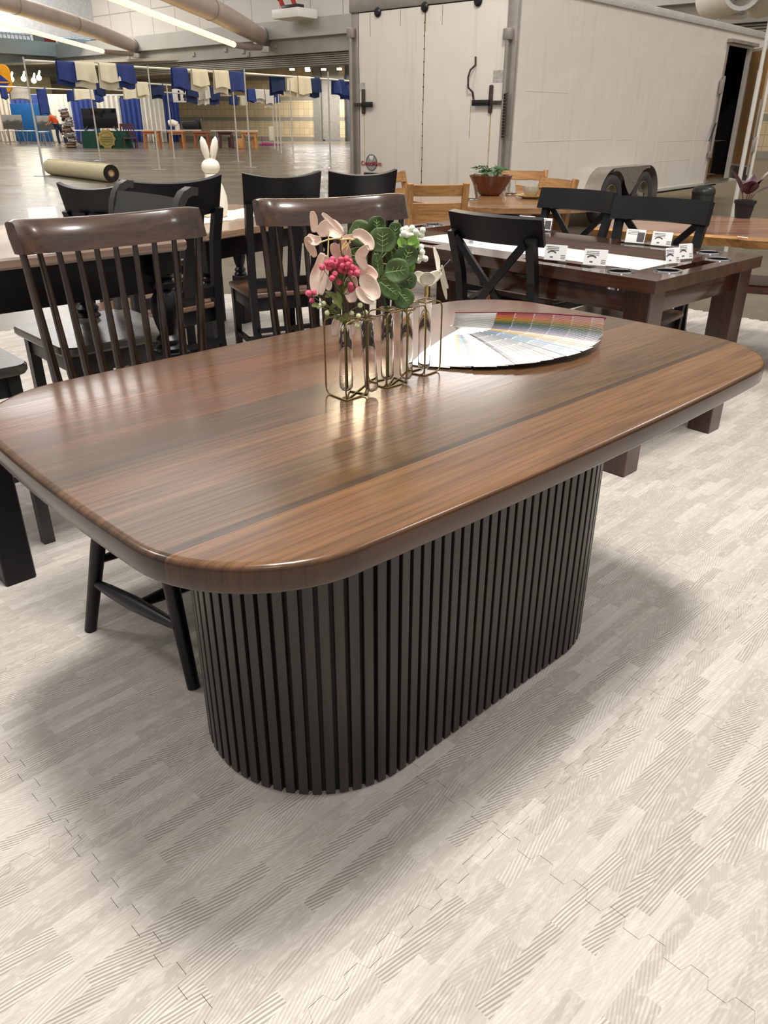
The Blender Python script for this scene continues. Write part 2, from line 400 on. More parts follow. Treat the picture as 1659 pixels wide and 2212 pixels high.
# hanging platform with red nozzles
P = onplane(636, 31, W0 - NB*1.0, AB); pf = thing('platform', 'white wall-hung tray with small red fittings above the louvred opening', 'platform', P, AB)
bm = B(); box(bm, (0, 0, 0), (2.0, 1.4, 0.42), 0.02); link('tray', bm, WHITEM, pf)
for x in (-0.7, 0.2):
    bm = B(); beam(bm, (x, 0, 0.2), (x-0.25, -0.1, 0.75), 0.16, 0.16); ball(bm, (x-0.3, -0.1, 0.8), 0.16, 8); link('red_nozzle', bm, plain('red_enamel', 'b0302c', 0.4), pf)
bm = B(); box(bm, (-0.2, 0.1, 0.32), (1.2, 0.5, 0.25), 0.03); link('fitting', bm, BLACKM, pf)

# ------------------------------------------------------------------ foam mats: one interlocked floor
def mat_foam():
    m = base('foam_wood_print', 'd9d0c2', 0.55, Specular_IOR_Level=0.35); t = NT(m)
    tcn = t.new('TexCoord'); v = tcn.outputs['Object']
    br = t.new('TexBrick'); br.offset = 0.37; br.offset_frequency = 2
    t.l(v, br.inputs['Vector'])
    for k, x in (('Scale', 1.0), ('Brick Width', 0.21), ('Row Height', 0.0305), ('Mortar Size', 0.0), ('Bias', 0.0)): br.inputs[k].default_value = x
    br.inputs['Color1'].default_value = (0, 0, 0, 1); br.inputs['Color2'].default_value = (1, 1, 1, 1)
    r = br.outputs['Color']
    rr = t.new('SeparateColor'); t.l(r, rr.inputs[0]); rv = rr.outputs[0]
    sep = t.new('SeparateXYZ'); t.l(v, sep.inputs[0])
    # grain lines that bend differently from strip to strip
    slant = t.math('MULTIPLY', t.math('SUBTRACT', t.math('FRACT', t.math('MULTIPLY', rv, 7.3)), 0.5), 0.9)
    yy = t.math('ADD', sep.outputs['Y'], t.math('MULTIPLY', sep.outputs['X'], slant))
    cb = t.new('CombineXYZ'); t.l(t.math('MULTIPLY', sep.outputs['X'], 0.35), cb.inputs[0]); t.l(yy, cb.inputs[1]); t.l(t.math('MULTIPLY', rv, 9.0), cb.inputs[2])
    wv = t.new('TexWave'); wv.bands_direction = 'Y'; t.l(cb.outputs[0], wv.inputs['Vector'])
    wv.inputs['Scale'].default_value = 48; wv.inputs['Distortion'].default_value = 7; wv.inputs['Detail'].default_value = 2; wv.inputs['Detail Scale'].default_value = 0.35
    line = t.ramp(wv.outputs['Fac'], [(0.30, (0, 0, 0, 1)), (0.62, (1, 1, 1, 1))])
    # how strongly a strip shows its lines
    amt = t.ramp(t.math('FRACT', t.math('MULTIPLY', rv, 3.7)), [(0.25, (0.06,)*3+(1,)), (0.6, (0.30,)*3+(1,)), (0.9, (0.75,)*3+(1,))])
    fine = t.noise(t.coord((4, 130, 1)), 1.0, 3, 0.4)
    blot = t.noise(t.coord((30, 80, 1)), 1.0, 4, 1.0)
    tint = t.ramp(rv, [(0.0, lin('beb5ac')), (0.35, lin('b4aba2')), (0.6, lin('c4bbb1')), (1.0, lin('cec6bd'))])
    c = t.mix(t.math('MULTIPLY', t.ramp(fine, [(0.35, (1, 1, 1, 1)), (0.62, (0, 0, 0, 1))]), 0.35), tint, lin('a2988a'))
    c = t.mix(t.math('MULTIPLY', t.ramp(blot, [(0.5, (0, 0, 0, 1)), (0.6, (1, 1, 1, 1))]), 0.35), c, lin('d9d3c9'))
    inv = t.math('SUBTRACT', 1.0, line)
    c = t.mix(t.math('MULTIPLY', amt, inv), c, lin('8d8377'))
    c = t.mix(t.math('MULTIPLY', t.math('MULTIPLY', amt, line), 0.35), c, lin('e0dad0'))
    t.l(c, t.b.inputs['Base Color'])
    t.bump(t.mix(0.5, line, fine), 0.10, 0.001)
    return m
TS, NT_ = 0.61, 8
def edge(k, j, horiz, flip):
    pts = []; a = 0.0105 * (1 if (k+j) % 2 else -1)
    for i in range(NT_):
        p = TS/NT_
        for s, o in (((0.22, 0), (0.26, -a)) if i == 0 else ((0.05, -a),)) + ((0.45, -a), (0.55, a)) + (((0.74, a), (0.78, 0)) if i == NT_-1 else ((0.95, a),)): pts.append(((i+s)*p, o))
    return pts
bm = B()
def mat_tile(i, j, cut_top=False, cut_left=False):
    x0, y0 = 0.93 + TS*i, 0.60 + TS*j; O = []
    e0 = [(x0, y0)] + [(x0+s, y0+o) for s, o in edge(i, j, 1, 0)]
    e1 = [(x0+TS, y0)] + [(x0+TS+o, y0+s) for s, o in edge(i+1, j, 0, 0)]
    e2 = [(x0+TS, y0+TS)] + [(x0+s, y0+TS+o) for s, o in edge(i, j+1, 1, 0)][::-1]
    e3 = [(x0, y0+TS)] + [(x0+o, y0+s) for s, o in edge(i, j, 0, 0)][::-1]
    out = e0 + e1 + e2 + e3
    cx, cy = x0+TS/2, y0+TS/2; k = 0.9986
    out = [(cx+(x-cx)*k, cy+(y-cy)*k) for x, y in out]
    T_ = [bm.verts.new((x, y, 0.0)) for x, y in out]; L_ = [bm.verts.new((x, y, GZ)) for x, y in out]
    ee = [bm.edges.new((T_[k_], T_[(k_+1) % len(out)])) for k_ in range(len(out))]
    bmesh.ops.triangle_fill(bm, use_beauty=True, use_dissolve=False, edges=ee, normal=(0, 0, 1))
    n_ = len(out)
    for k_ in range(n_): bm.faces.new((L_[k_], L_[(k_+1) % n_], T_[(k_+1) % n_], T_[k_]))
MATROT = rad(44.8)
for i in range(-8, 8):
    for j in range(-6, 8):
        if i <= -7 and j < -3: continue
        mat_tile(i, j)
solo('foam_mat_floor', bm, mat_foam(), 'pale greige wood-print foam mats interlocked into one floor under the furniture', 'floor mat', (0, 0, 0), MATROT, smooth=0)
# ------------------------------------------------------------------ the front table
def mat_top():
    m = base('stained_tabletop', '6b4a33', 0.21, Coat_Weight=0.12, Coat_Roughness=0.12, Specular_IOR_Level=0.4); t = NT(m)
    tcn = t.new('TexCoord'); sep = t.new('SeparateXYZ'); t.l(tcn.outputs['Object'], sep.inputs[0])
    y01 = t.math('ADD', sep.outputs['Y'], 0.53)          # 0 at the near long edge, boards about 15 cm wide
    S = [(0.0, lin('785639')), (0.185, lin('4a3828')), (0.20, lin('5f472f')), (0.33, lin('6b4d35')), (0.47, lin('58412d')), (0.62, lin('694832')), (0.77, lin('6f4a33')), (0.90, lin('634733'))]
    board = t.ramp(y01, S, 'CONSTANT')
    bid = t.ramp(y01, [(p, ((k*0.37) % 1.0,)*3+(1,)) for k, (p, c) in enumerate(S)], 'CONSTANT')
    cb = t.new('CombineXYZ'); t.l(t.math('ADD', sep.outputs['X'], t.math('MULTIPLY', bid, 5.0)), cb.inputs[0]); t.l(sep.outputs['Y'], cb.inputs[1]); t.l(bid, cb.inputs[2])
    mp = t.new('Mapping'); mp.inputs['Scale'].default_value = (1.1, 9, 1); t.l(cb.outputs[0], mp.inputs[0])
    big = t.noise(mp.outputs[0], 1.3, 5, 1.6)
    wv = t.new('TexWave'); wv.bands_direction = 'Y'; wv.inputs['Scale'].default_value = 1.6; wv.inputs['Distortion'].default_value = 9; wv.inputs['Detail'].default_value = 3; wv.inputs['Detail Scale'].default_value = 0.8
    mp2 = t.new('Mapping'); mp2.inputs['Scale'].default_value = (0.9, 12, 1); t.l(cb.outputs[0], mp2.inputs[0]); t.l(mp2.outputs[0], wv.inputs['Vector'])
    g1 = t.ramp(big, [(0.28, (0.55, 0.55, 0.57, 1)), (0.50, (0.95, 0.94, 0.92, 1)), (0.75, (1.18, 1.15, 1.08, 1))])
    g2 = t.ramp(wv.outputs['Fac'], [(0.0, (0.76, 0.76, 0.76, 1)), (0.10, (0.97, 0.97, 0.97, 1)), (1.0, (1.06, 1.05, 1.02, 1))])
    fine = t.noise(t.coord((5, 190, 1)), 1.0, 2, 0.4)
    g3 = t.ramp(fine, [(0.35, (0.8, 0.8, 0.8, 1)), (0.62, (1.05, 1.05, 1.05, 1))])
    c = t.mix(1.0, t.mix(1.0, t.mix(1.0, board, g1, 'MULTIPLY'), g2, 'MULTIPLY'), g3, 'MULTIPLY')
    zr = t.new('MapRange'); t.l(sep.outputs['Z'], zr.inputs[0]); zr.inputs[1].default_value = 0.7585; zr.inputs[2].default_value = 0.7644   # moulded edge darkened in the colour: deeper stain plus the side face's shade
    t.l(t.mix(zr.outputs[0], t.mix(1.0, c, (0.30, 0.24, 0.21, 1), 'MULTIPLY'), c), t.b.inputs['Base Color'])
    t.l(t.ramp(fine, [(0.3, (0.25,)*3+(1,)), (0.7, (0.2,)*3+(1,))]), t.b.inputs['Roughness'])
    return m
TC = UV(1.178, 1.155)
T = thing('dining_table', 'boat-shaped dark-stained dining table on a black fluted oval base, in the foreground', 'table', TC, PH)
hx, hy = 0.800, 0.480
def bow(p): return (p[0]*(1 + 0.030*(1-(p[1]/hy)**2)), p[1]*(1 + 0.048*(1-(p[0]/hx)**2)))
def dense(out, n=5):
    r = []
    for a, b in zip(out, out[1:]+out[:1]):
        k = n*3 if math.dist(a, b) > 0.3 else 1
        r += [(a[0]+(b[0]-a[0])*i/k, a[1]+(b[1]-a[1])*i/k) for i in range(k)]
    return r
OUT = [bow(p) for p in dense(rounded(hx, hy, 0.20, 14))]
bm = B(); slab(bm, OUT, [(0.012, 0.7205), (0.004, 0.722), (0.0, 0.727), (0.0, 0.755), (0.001, 0.7595), (0.004, 0.763), (0.0085, 0.7646), (0.013, 0.765)])
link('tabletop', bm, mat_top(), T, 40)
HS, RS = 0.293, 0.272
def stadium(s, r):                              # point and outward angle at arc length s
    L1 = 2*HS; A = pi*r; P = 2*L1 + 2*A; s %= P
    if s < L1: return (-HS + s, -r, -pi/2)
    s -= L1
    if s < A: a = -pi/2 + s/r; return (HS + r*cos(a), r*sin(a), a)
    s -= A
    if s < L1: return (HS - s, r, pi/2)
    s -= L1; a = pi/2 + s/r; return (-HS + r*cos(a), r*sin(a), a)
PER = 4*HS + 2*pi*RS; NS = 101
SLAT = wood('black_oak_slats', '1f1b18', '322c27', 0.36, 'z', 60, streak=0.35)
bm = B(); pts = [stadium(PER*k/120, RS)[:2] for k in range(120)]
slab(bm, [(x*0.976, y*0.955) for x, y in pts], [(0, 0.0), (0, 0.72)]); link('core', bm, plain('black_core', '0b0b0b', 0.6), T)
bm = B()
for k in range(NS):
    x, y, a = stadium(PER*k/NS, RS); M = Matrix.Translation((x, y, 0)) @ Matrix.Rotation(a, 4, 'Z')
    box(bm, (-0.006, 0, 0.361), (0.013, 0.0195, 0.715), 0.0012, M, 1)
link('fluted_cladding', bm, SLAT, T, 0)

# ------------------------------------------------------------------ spindle-back chairs (model: front is +y)
def arc(x, hw, sag): return sag*(1 - (x/hw)**2)
def splayed_leg(p0, p1, r0, r1): bm = B(); tube(bm, [p0, (Vector(p0)*0.55+Vector(p1)*0.45), p1], [r0, (r0+r1)/2*1.06, r1], 14); return bm
def bulb(p0, p1, r):
    bm = B(); p0, p1 = Vector(p0), Vector(p1)
    tube(bm, [p0, p0.lerp(p1, 0.2), p0.lerp(p1, 0.5), p0.lerp(p1, 0.8), p1], [r*0.62, r*0.95, r*1.2, r*0.95, r*0.62], 12); return bm
def spindle_chair(label, loc, rz):
    t = thing('spindle_back_chair', label, 'chair', loc, rz, 'spindle-back chairs at the front table')
    out = [(x, y) for x, y in rounded(0.225, 0.22, 0.07, 6)]
    bm = B(); slab(bm, out, [(0.02, 0.432), (0.004, 0.438), (0, 0.446), (0, 0.46), (0.006, 0.468)]); link('seat', bm, DARKWOOD, t)
    for sx in (-1, 1):
        link('leg', splayed_leg((sx*0.155, -0.13, 0.44), (sx*0.245, -0.18, 0.0), 0.021, 0.016), BLACK, t)
        link('leg', splayed_leg((sx*0.155, 0.14, 0.44), (sx*0.162, 0.228, 0.0), 0.021, 0.016), BLACK, t)
        link('side_stretcher', bulb((sx*0.215, -0.163, 0.15), (sx*0.168, 0.196, 0.17), 0.017), BLACK, t)
    link('cross_stretcher', bulb((-0.19, 0.03, 0.16), (0.19, 0.03, 0.16), 0.017), BLACK, t)
    link('cross_stretcher', bulb((-0.2, -0.155, 0.215), (0.2, -0.155, 0.215), 0.015), BLACK, t)
    hw = 0.236
    def rail(u, v):                             # comb rail, bowed backward, ends turned forward
        x = (u*2-1)*hw; s = abs(x/hw); y = -0.215 - arc(x, hw, 0.05) + 0.03*max(0, (s-0.7)/0.3)**2
        zt = 1.068 - 0.012*(1-s**2); zb = 0.994 - 0.012*(1-s**2)
        # cross-section runs round: front face, top, back face, bottom
        z = zb + (zt-zb)*v
        return (x, y - 0.03*(v-0.5), z)
    bm = B(); n = 28
    prof = [(0.011, 0.02), (0.013, 0.5), (0.011, 0.93), (0.007, 0.985), (0.0, 1.0), (-0.007, 0.985), (-0.011, 0.93), (-0.013, 0.5), (-0.011, 0.02), (0.0, 0.0)]
    rings = []
    for i in range(n+1):
        u = i/n; q = 1.0
        e = min(u, 1-u)*2*hw
        if e < 0.02: q = 0.9 + 0.1*math.sqrt(max(0, 1-(1-e/0.02)**2))
        ring = []
        for off, v in prof:
            p = Vector(rail(u, 0.5 + (v-0.5)*q)); x = (u*2-1)*hw; nrm = Vector((-2*0.085*x/hw**2, 1, 0)).normalized()
            ring.append(bm.verts.new(p + nrm*off))
        rings.append(ring)
    m = len(prof)
    for R0, R1 in zip(rings, rings[1:]):
        for k in range(m): bm.faces.new((R0[k], R0[(k+1) % m], R1[(k+1) % m], R1[k]))
    bm.faces.new(rings[0]); bm.faces.new(list(reversed(rings[-1])))
    link('comb_rail', bm, COMB, t, 50)
    for k in range(10):
        f = (k-4.5)/4.5
        xb, xt = f*0.182, f*0.222
        pb = Vector((xb, -0.165 - arc(xb, 0.2, 0.03), 0.462)); pt = Vector((xt, -0.205 - arc(xt, hw, 0.05) + 0.03*max(0, (abs(xt)/hw-0.7)/0.3)**2, 1.005))
        mid = pb.lerp(pt, 0.45) + Vector((0, -0.012, 0))
        bm = B(); rr = 0.0095 if abs(f) < 0.95 else 0.0115
        tube(bm, [pb, pb.lerp(mid, 0.5), mid, mid.lerp(pt, 0.5), pt], [rr*0.8, rr, rr*1.08, rr*0.9, rr*0.7], 10); link('spindle', bm, SPIN, t)
    return t
COMB = wood('comb_rail_wood', '33231a', '5a4030', 0.24, 'x', 16, Coat_Weight=0.4, Coat_Roughness=0.1)
SPIN = wood('spindle_wood', '1f1510', '3a281c', 0.25, 'z', 60, Coat_Weight=0.4, Coat_Roughness=0.1)
FV = PH - pi                                      # model front turned towards -v
spindle_chair('dark brown spindle-back chair at the left end of the front table, round leg showing below', UV(0.858, 1.665), FV)
o = spindle_chair('dark brown spindle-back chair at the middle of the far table side, behind the flowers', UV(1.49, 1.685), FV - rad(17))

# ------------------------------------------------------------------ black splat-back chairs
BRSEAT = wood('brown_seat_wood', '5b4032', '8a6a56', 0.3, 'y', 12)
def splat_chair(label, loc, rz, sc=1.0, ztop=1.04, seatz=0.46, group='black splat-back chairs', seatmat=None, name='splat_back_chair', cat='chair'):
    t = thing(name, label, cat, loc, rz, group)
    k = seatz - 0.46
    bm = B(); slab(bm, rounded(0.22, 0.21, 0.03, 4), [(0.004, seatz-0.024), (0, seatz-0.018), (0, seatz-0.004), (0.004, seatz)]); link('seat', bm, seatmat or BRSEAT, t)
    bm = B()
    for y in (-0.185, 0.18): box(bm, (0, y, seatz-0.06), (0.38, 0.02, 0.07), 0.002)
    for x in (-0.19, 0.19): box(bm, (x, 0, seatz-0.06), (0.02, 0.36, 0.07), 0.002)
    link('seat_apron', bm, BLACK, t)
    hw = 0.225; zc = ztop - 0.16
    for sx in (-1, 1):
        bm = B(); P = [(sx*0.185, -0.25, 0), (sx*0.19, -0.205, seatz*0.6), (sx*0.195, -0.20, seatz), (sx*0.2, -0.222, (seatz+ztop)/2), (sx*0.203, -0.258, zc+0.02)]
        for a, b in zip(P, P[1:]): beam(bm, a, b, 0.042, 0.03, (1, 0, 0))
        link('leg', bm, BLACK, t)                 # rear leg running up into the back post
        bm = B(); beam(bm, (sx*0.185, 0.175, 0), (sx*0.185, 0.175, seatz-0.02), 0.034, 0.034, (1, 0, 0), 0.042, 0.042); link('leg', bm, BLACK, t)
        bm = B(); beam(bm, (sx*0.188, -0.22, 0.18), (sx*0.185, 0.175, 0.18), 0.02, 0.03, (0, 0, 1)); link('side_stretcher', bm, BLACK, t)
    bm = B(); beam(bm, (-0.185, -0.02, 0.18), (0.185, -0.02, 0.18), 0.02, 0.03, (0, 0, 1)); beam(bm, (-0.185, -0.225, 0.27), (0.185, -0.225, 0.27), 0.02, 0.03, (0, 0, 1)); link('cross_stretcher', bm, BLACK, t)
    def crest(u, v):
        x = (u*2-1)*hw; s = abs(x/hw)
        zt = ztop - 0.024*(1 - s**2.2); zb = zc - 0.012*(1-s**2)
        return (x*(1+0.03*v), -0.238 - 0.03*v - arc(x, hw, 0.035), zb + (zt-zb)*v)
    bm = B(); sheet(bm, crest, 18, 6, 0.022); link('crest_rail', bm, BLACK, t)
    for x in (-0.055, 0.055):
        bm = B(); sheet(bm, lambda u, v, x=x: (x*(1+0.1*v) + (u-0.5)*(0.07+0.022*v), -0.205 - 0.1*v**1.3 - 0.012*sin(pi*v), seatz + (zc+0.02-seatz)*v), 3, 8, 0.012); link('splat', bm, BLACK, t)
    bm = B(); box(bm, (0, -0.205, seatz+0.05), (0.37, 0.018, 0.05), 0.002); link('lower_back_rail', bm, BLACK, t)
    if sc != 1.0: t.scale = (sc, 1, 1)
    return t
def by_crest(cx, cy, face, back=0.30):            # chair origin from the middle of its crest rail and the way it faces
    return Vector((cx + cos(face)*back, cy + sin(face)*back, 0)), face - pi/2
fA, fB, fC, fD = rad(140), rad(116), rad(114), rad(61)
l, r = by_crest(-0.905, 3.68, fA); splat_chair('black splat-back chair nearest the grey chair, its wide crest above the left spindle chair', l, r, 1.16)
l, r = by_crest(-0.485, 4.085, fB); splat_chair('black splat-back chair with brown seat, middle one of its row, directly right of the rabbit', l, r, 0.88)
l, r = by_crest(-0.095, 4.27, fC); splat_chair('black splat-back chair at the right end of its row, against the white trailer', l, r, 0.82)
l, r = by_crest(-1.55, 4.29, fD); splat_chair('black splat-back chair at the left head of the table with the rabbit', l, r, 1.0, 0.97)

# ------------------------------------------------------------------ counter-height table at the left
def turned(bm, x, y, zt, w, blk=0.5):
    box(bm, (x, y, blk/2), (w, w, blk), 0.004, None, 1)
    r = w/2
    lathe(bm, [(r*0.95, blk), (r*1.0, blk+0.012), (r*0.78, blk+0.024), (r*0.95, blk+0.04), (r*0.6, blk+0.055), (r*0.85, blk+0.09), (r*1.02, blk+0.13), (r*0.98, blk+0.16), (r*0.6, blk+0.19), (r*0.95, blk+0.2), (r*0.95, blk+0.215), (r*0.7, blk+0.225), (r*0.98, blk+0.24)], 24, (x, y, 0))
    box(bm, (x, y, (blk+0.24+zt)/2), (w, w, zt-blk-0.24), 0.004, None, 1)
GREYTOP = wood('taupe_tabletop', '7d6656', '9c8574', 0.22, 'x', 14, Coat_Weight=0.3)
def table(name, label, cat, loc, rz, hx, hy, z, th, top, leg, legw, apron=0.1, turnedleg=0, lin_=0.05, group=None, r=0.02):
    t = thing(name, label, cat, loc, rz, group)
    bm = B(); slab(bm, rounded(hx, hy, r, 4), [(0.005, z-th), (0, z-th+0.006), (0, z-0.006), (0.006, z)]); link('tabletop', bm, top, t)
    bm = B(); d = lin_ + legw/2
    for y in (-1, 1): box(bm, (0, y*(hy-d), z-th-apron/2), (2*(hx-d), 0.022, apron), 0.002)
    for x in (-1, 1): box(bm, (x*(hx-d), 0, z-th-apron/2), (0.022, 2*(hy-d), apron), 0.002)
    link('apron', bm, leg, t)
    for x in (-1, 1):
        for y in (-1, 1):
            bm = B()
            if turnedleg: turned(bm, x*(hx-d), y*(hy-d), z-th, legw, turnedleg)
            else: box(bm, (x*(hx-d), y*(hy-d), (z-th)/2), (legw, legw, z-th), 0.004, None, 1)
            link('leg', bm, leg, t)
    return t
table('counter_table', 'tall black table with taupe top and turned legs behind the left spindle chair', 'table', UV(0.875, 2.58), PH, 0.375, 0.375, 0.94, 0.03, GREYTOP, BLACK, 0.092, 0.12, 0.6, 0.022)
GREYP = plain('charcoal_paint', '302f2c', 0.4, var=0.08)
GSEAT = wood('grey_seat_wood', '55514c', '6f6a63', 0.25, 'y', 10)
def roll_chair(label, loc, rz):
    t = thing('counter_stool', label, 'chair', loc, rz, 'counter chairs at the tall table')
    sz = 0.61
    bm = B(); slab(bm, rounded(0.235, 0.22, 0.05, 5), [(0.006, sz-0.03), (0, sz-0.022), (0, sz-0.005), (0.005, sz)]); link('seat', bm, GSEAT, t)
    bm = B()
    for y in (-0.17, 0.17): box(bm, (0, y, sz-0.065), (0.38, 0.02, 0.07), 0.002)
    for x in (-0.19, 0.19): box(bm, (x, 0, sz-0.065), (0.02, 0.34, 0.07), 0.002)
    link('seat_apron', bm, GREYP, t)
    for sx in (-1, 1):
        bm = B(); P = [(sx*0.21, -0.25, 0), (sx*0.215, -0.21, 0.4), (sx*0.22, -0.205, sz), (sx*0.225, -0.225, 0.85), (sx*0.228, -0.243, 0.95), (sx*0.228, -0.252, 0.99), (sx*0.228, -0.262, 1.015), (sx*0.228, -0.276, 1.033), (sx*0.228, -0.294, 1.041), (sx*0.228, -0.312, 1.038)]
        sheet(bm, lambda u, v, P=P, sx=sx: Vector(P[min(9, int(v*9+1e-6))]) + Vector(((u-0.5)*0.04, 0, 0)), 1, 9, 0.026); link('leg', bm, GREYP, t)
        bm = B(); beam(bm, (sx*0.19, 0.17, 0), (sx*0.19, 0.17, sz-0.02), 0.036, 0.036, (1, 0, 0)); link('leg', bm, GREYP, t)
        bm = B(); beam(bm, (sx*0.2, -0.22, 0.25), (sx*0.19, 0.17, 0.25), 0.02, 0.03, (0, 0, 1)); link('side_stretcher', bm, GREYP, t)
    bm = B(); beam(bm, (-0.19, 0.17, 0.2), (0.19, 0.17, 0.2), 0.02, 0.035, (0, 0, 1)); link('footrest', bm, GREYP, t)
    bm = B(); sheet(bm, lambda u, v: ((u*2-1)*0.21, -0.232 - 0.03*v - 0.02*(1-(u*2-1)**2), 0.94 + 0.088*v), 10, 4, 0.018); link('top_slat', bm, GREYP, t)
    bm = B(); sheet(bm, lambda u, v: ((u*2-1)*0.21, -0.212 - 0.012*v - 0.015*(1-(u*2-1)**2), 0.74 + 0.07*v), 10, 3, 0.016); link('lower_slat', bm, GREYP, t)
    return t
gs = roll_chair('charcoal counter chair with rolled post tops at the right side of the tall table', UV(1.13, 2.70), PH + pi - pi/2)
dup(gs, 'charcoal counter chair half hidden behind the left turned leg, only a seat corner showing', UV(0.56, 2.62), PH - pi/2)

# ------------------------------------------------------------------ the table with the rabbit
A2 = rad(58); e2 = Vector((cos(A2), sin(A2), 0)); n2 = Vector((-sin(A2), cos(A2), 0))
T2c = Vector((-0.9, 4.02, 0)) + e2*0.64 + n2*0.46
TOP2 = wood('light_brown_tabletop', '8f6f59', 'b39278', 0.2, 'x', 12, Coat_Weight=0.35)
table('dining_table', 'brown-topped dining table with black turned legs under the white rabbit', 'table', T2c, A2, 0.62, 0.46, 0.765, 0.04, TOP2, BLACK, 0.085, 0.11, 0.32, 0.04)
bn = thing('bench', 'brown bench with black frame on the far side of the rabbit table', 'bench', T2c + n2*0.66, A2)
bm = B(); box(bm, (0, 0, 0.445), (1.1, 0.34, 0.035), 0.006); link('seat', bm, BRSEAT, bn)
bm = B(); box(bm, (0, 0, 0.38), (1.0, 0.26, 0.09), 0.003); link('apron', bm, BLACK, bn)
for x in (-0.48, 0.48):
    for y in (-0.12, 0.12):
        bm = B(); box(bm, (x, y, 0.21), (0.05, 0.05, 0.42), 0.003); link('leg', bm, BLACK, bn)
RUN = plain('woven_runner', 'e6decf', 0.9, var=0.08, scale=60, bump=0.5)
bp = at(465, 468, 0.77); bp = Vector((bp.x, bp.y, 0))
q = bp - T2c; bx_, by_ = q.dot(e2), q.dot(n2)
bm = B()
def runner(u, v):
    x = bx_ - 0.45 + 0.9*u; y = by_ + (v-0.5)*0.36
    return (x, y + 0.012*sin(u*40)*(abs(v-0.5)*2)**3, 0.7695 + 0.0018*sin(u*70)*sin(v*40))
sheet(bm, runner, 70, 20, 0.004)
rn = solo('table_runner', bm, RUN, 'cream woven runner with ragged edge under the white rabbit', 'table runner', T2c, A2)
BUN = plain('matte_white_ceramic', 'f2ead9', 0.5, var=0.03)
rb = thing('rabbit_figurine', 'tall white ceramic rabbit figurine standing on the cream runner', 'figurine', (bp.x, bp.y, 0.771), rad(20))
bm = B(); lathe(bm, [(0.0, 0), (0.062, 0.0), (0.072, 0.02), (0.078, 0.06), (0.075, 0.11), (0.06, 0.16), (0.043, 0.195), (0.036, 0.215), (0.038, 0.225)], 24); ball(bm, (0, -0.055, 0.03), 0.03, 10)
link('body', bm, BUN, rb, 180)
bm = B(); ball(bm, (0, 0.006, 0.262), 0.052, 14, (1.0, 1.05, 0.86)); link('head', bm, BUN, rb, 180)
for s in (-1, 1):
    bm = B(); tube(bm, [(s*0.014, 0, 0.29), (s*0.019, -0.004, 0.325), (s*0.027, -0.008, 0.36), (s*0.034, -0.012, 0.395), (s*0.038, -0.014, 0.415)], [0.010, 0.018, 0.021, 0.016, 0.003], 14); link('ear', bm, BUN, rb, 180)
    bm = B(); ball(bm, (s*0.045, 0.045, 0.018), 0.022, 8, (0.9, 1.5, 0.8)); link('foot', bm, BUN, rb, 180)
# ------------------------------------------------------------------ cross-back chairs and the game table
def cross_chair(label, loc, rz, sc=1.0):
    t = thing('cross_back_chair', label, 'chair', loc, rz, 'black cross-back chairs at the game table')
    zt = 0.935; hw = 0.235
    bm = B(); slab(bm, rounded(0.215, 0.205, 0.06, 5), [(0.006, 0.432), (0, 0.438), (0, 0.452), (0.006, 0.458)]); link('seat', bm, XSEAT, t)
    bm = B(); box(bm, (0, 0, 0.405), (0.36, 0.34, 0.055), 0.004); link('seat_apron', bm, BLACK, t)
    for sx in (-1, 1):
        bm = B(); P = [(sx*0.17, -0.225, 0), (sx*0.175, -0.19, 0.3), (sx*0.18, -0.19, 0.46), (sx*0.19, -0.215, 0.7), (sx*0.2, -0.262, zt-0.07)]
        for a, b in zip(P, P[1:]): beam(bm, a, b, 0.038, 0.03, (1, 0, 0))
        link('leg', bm, BLACK, t)
        bm = B(); beam(bm, (sx*0.18, 0.18, 0), (sx*0.175, 0.165, 0.43), 0.032, 0.032, (1, 0, 0), 0.04, 0.04); link('leg', bm, BLACK, t)
        bm = B(); beam(bm, (sx*0.174, -0.2, 0.2), (sx*0.178, 0.17, 0.2), 0.018, 0.028, (0, 0, 1)); link('side_stretcher', bm, BLACK, t)
    bm = B(); sheet(bm, lambda u, v: ((u*2-1)*hw, -0.225 - 0.03*v - arc((u*2-1)*hw, hw, 0.05), zt-0.1 + 0.1*v), 18, 4, 0.028); link('top_rail', bm, BLACK, t)
    for s in (-1, 1):                             # each bar of the X follows the curve of the back
        bm = B(); P = []
        for k in range(7):
            f = k/6; x = s*(-0.175 + 0.35*f); P.append(Vector((x, -0.198 - 0.06*f**1.5 - arc(x, 0.22, 0.03) - 0.006*s, 0.47 + 0.37*f)))
        for a, b in zip(P, P[1:]): beam(bm, a, b + (b-a)*0.04, 0.03, 0.014, (1, 0, 0.3))
        link('cross_bar', bm, BLACK, t)
    if sc != 1: t.scale = (sc, sc, 1)
    return t
XSEAT = wood('dark_seat_wood', '3a2a22', '594337', 0.25, 'y', 12)
cross_chair('nearest black cross-back chair, between the front table and the game table', UV(2.49, 2.06) + Vector((cos(PH), sin(PH), 0))*0.27, PH - pi/2)
cross_chair('black cross-back chair beyond the game table, left one, beside the round table', Vector((1.02, 4.42, 0)) - Vector((cos(PH), sin(PH), 0))*0.24, PH + pi/2)
cross_chair('black cross-back chair beyond the game table, right one, before the live-edge table', Vector((1.30, 3.90, 0)) - Vector((cos(PH+rad(8)), sin(PH+rad(8)), 0))*0.24, PH + rad(8) + pi/2, 1.02)

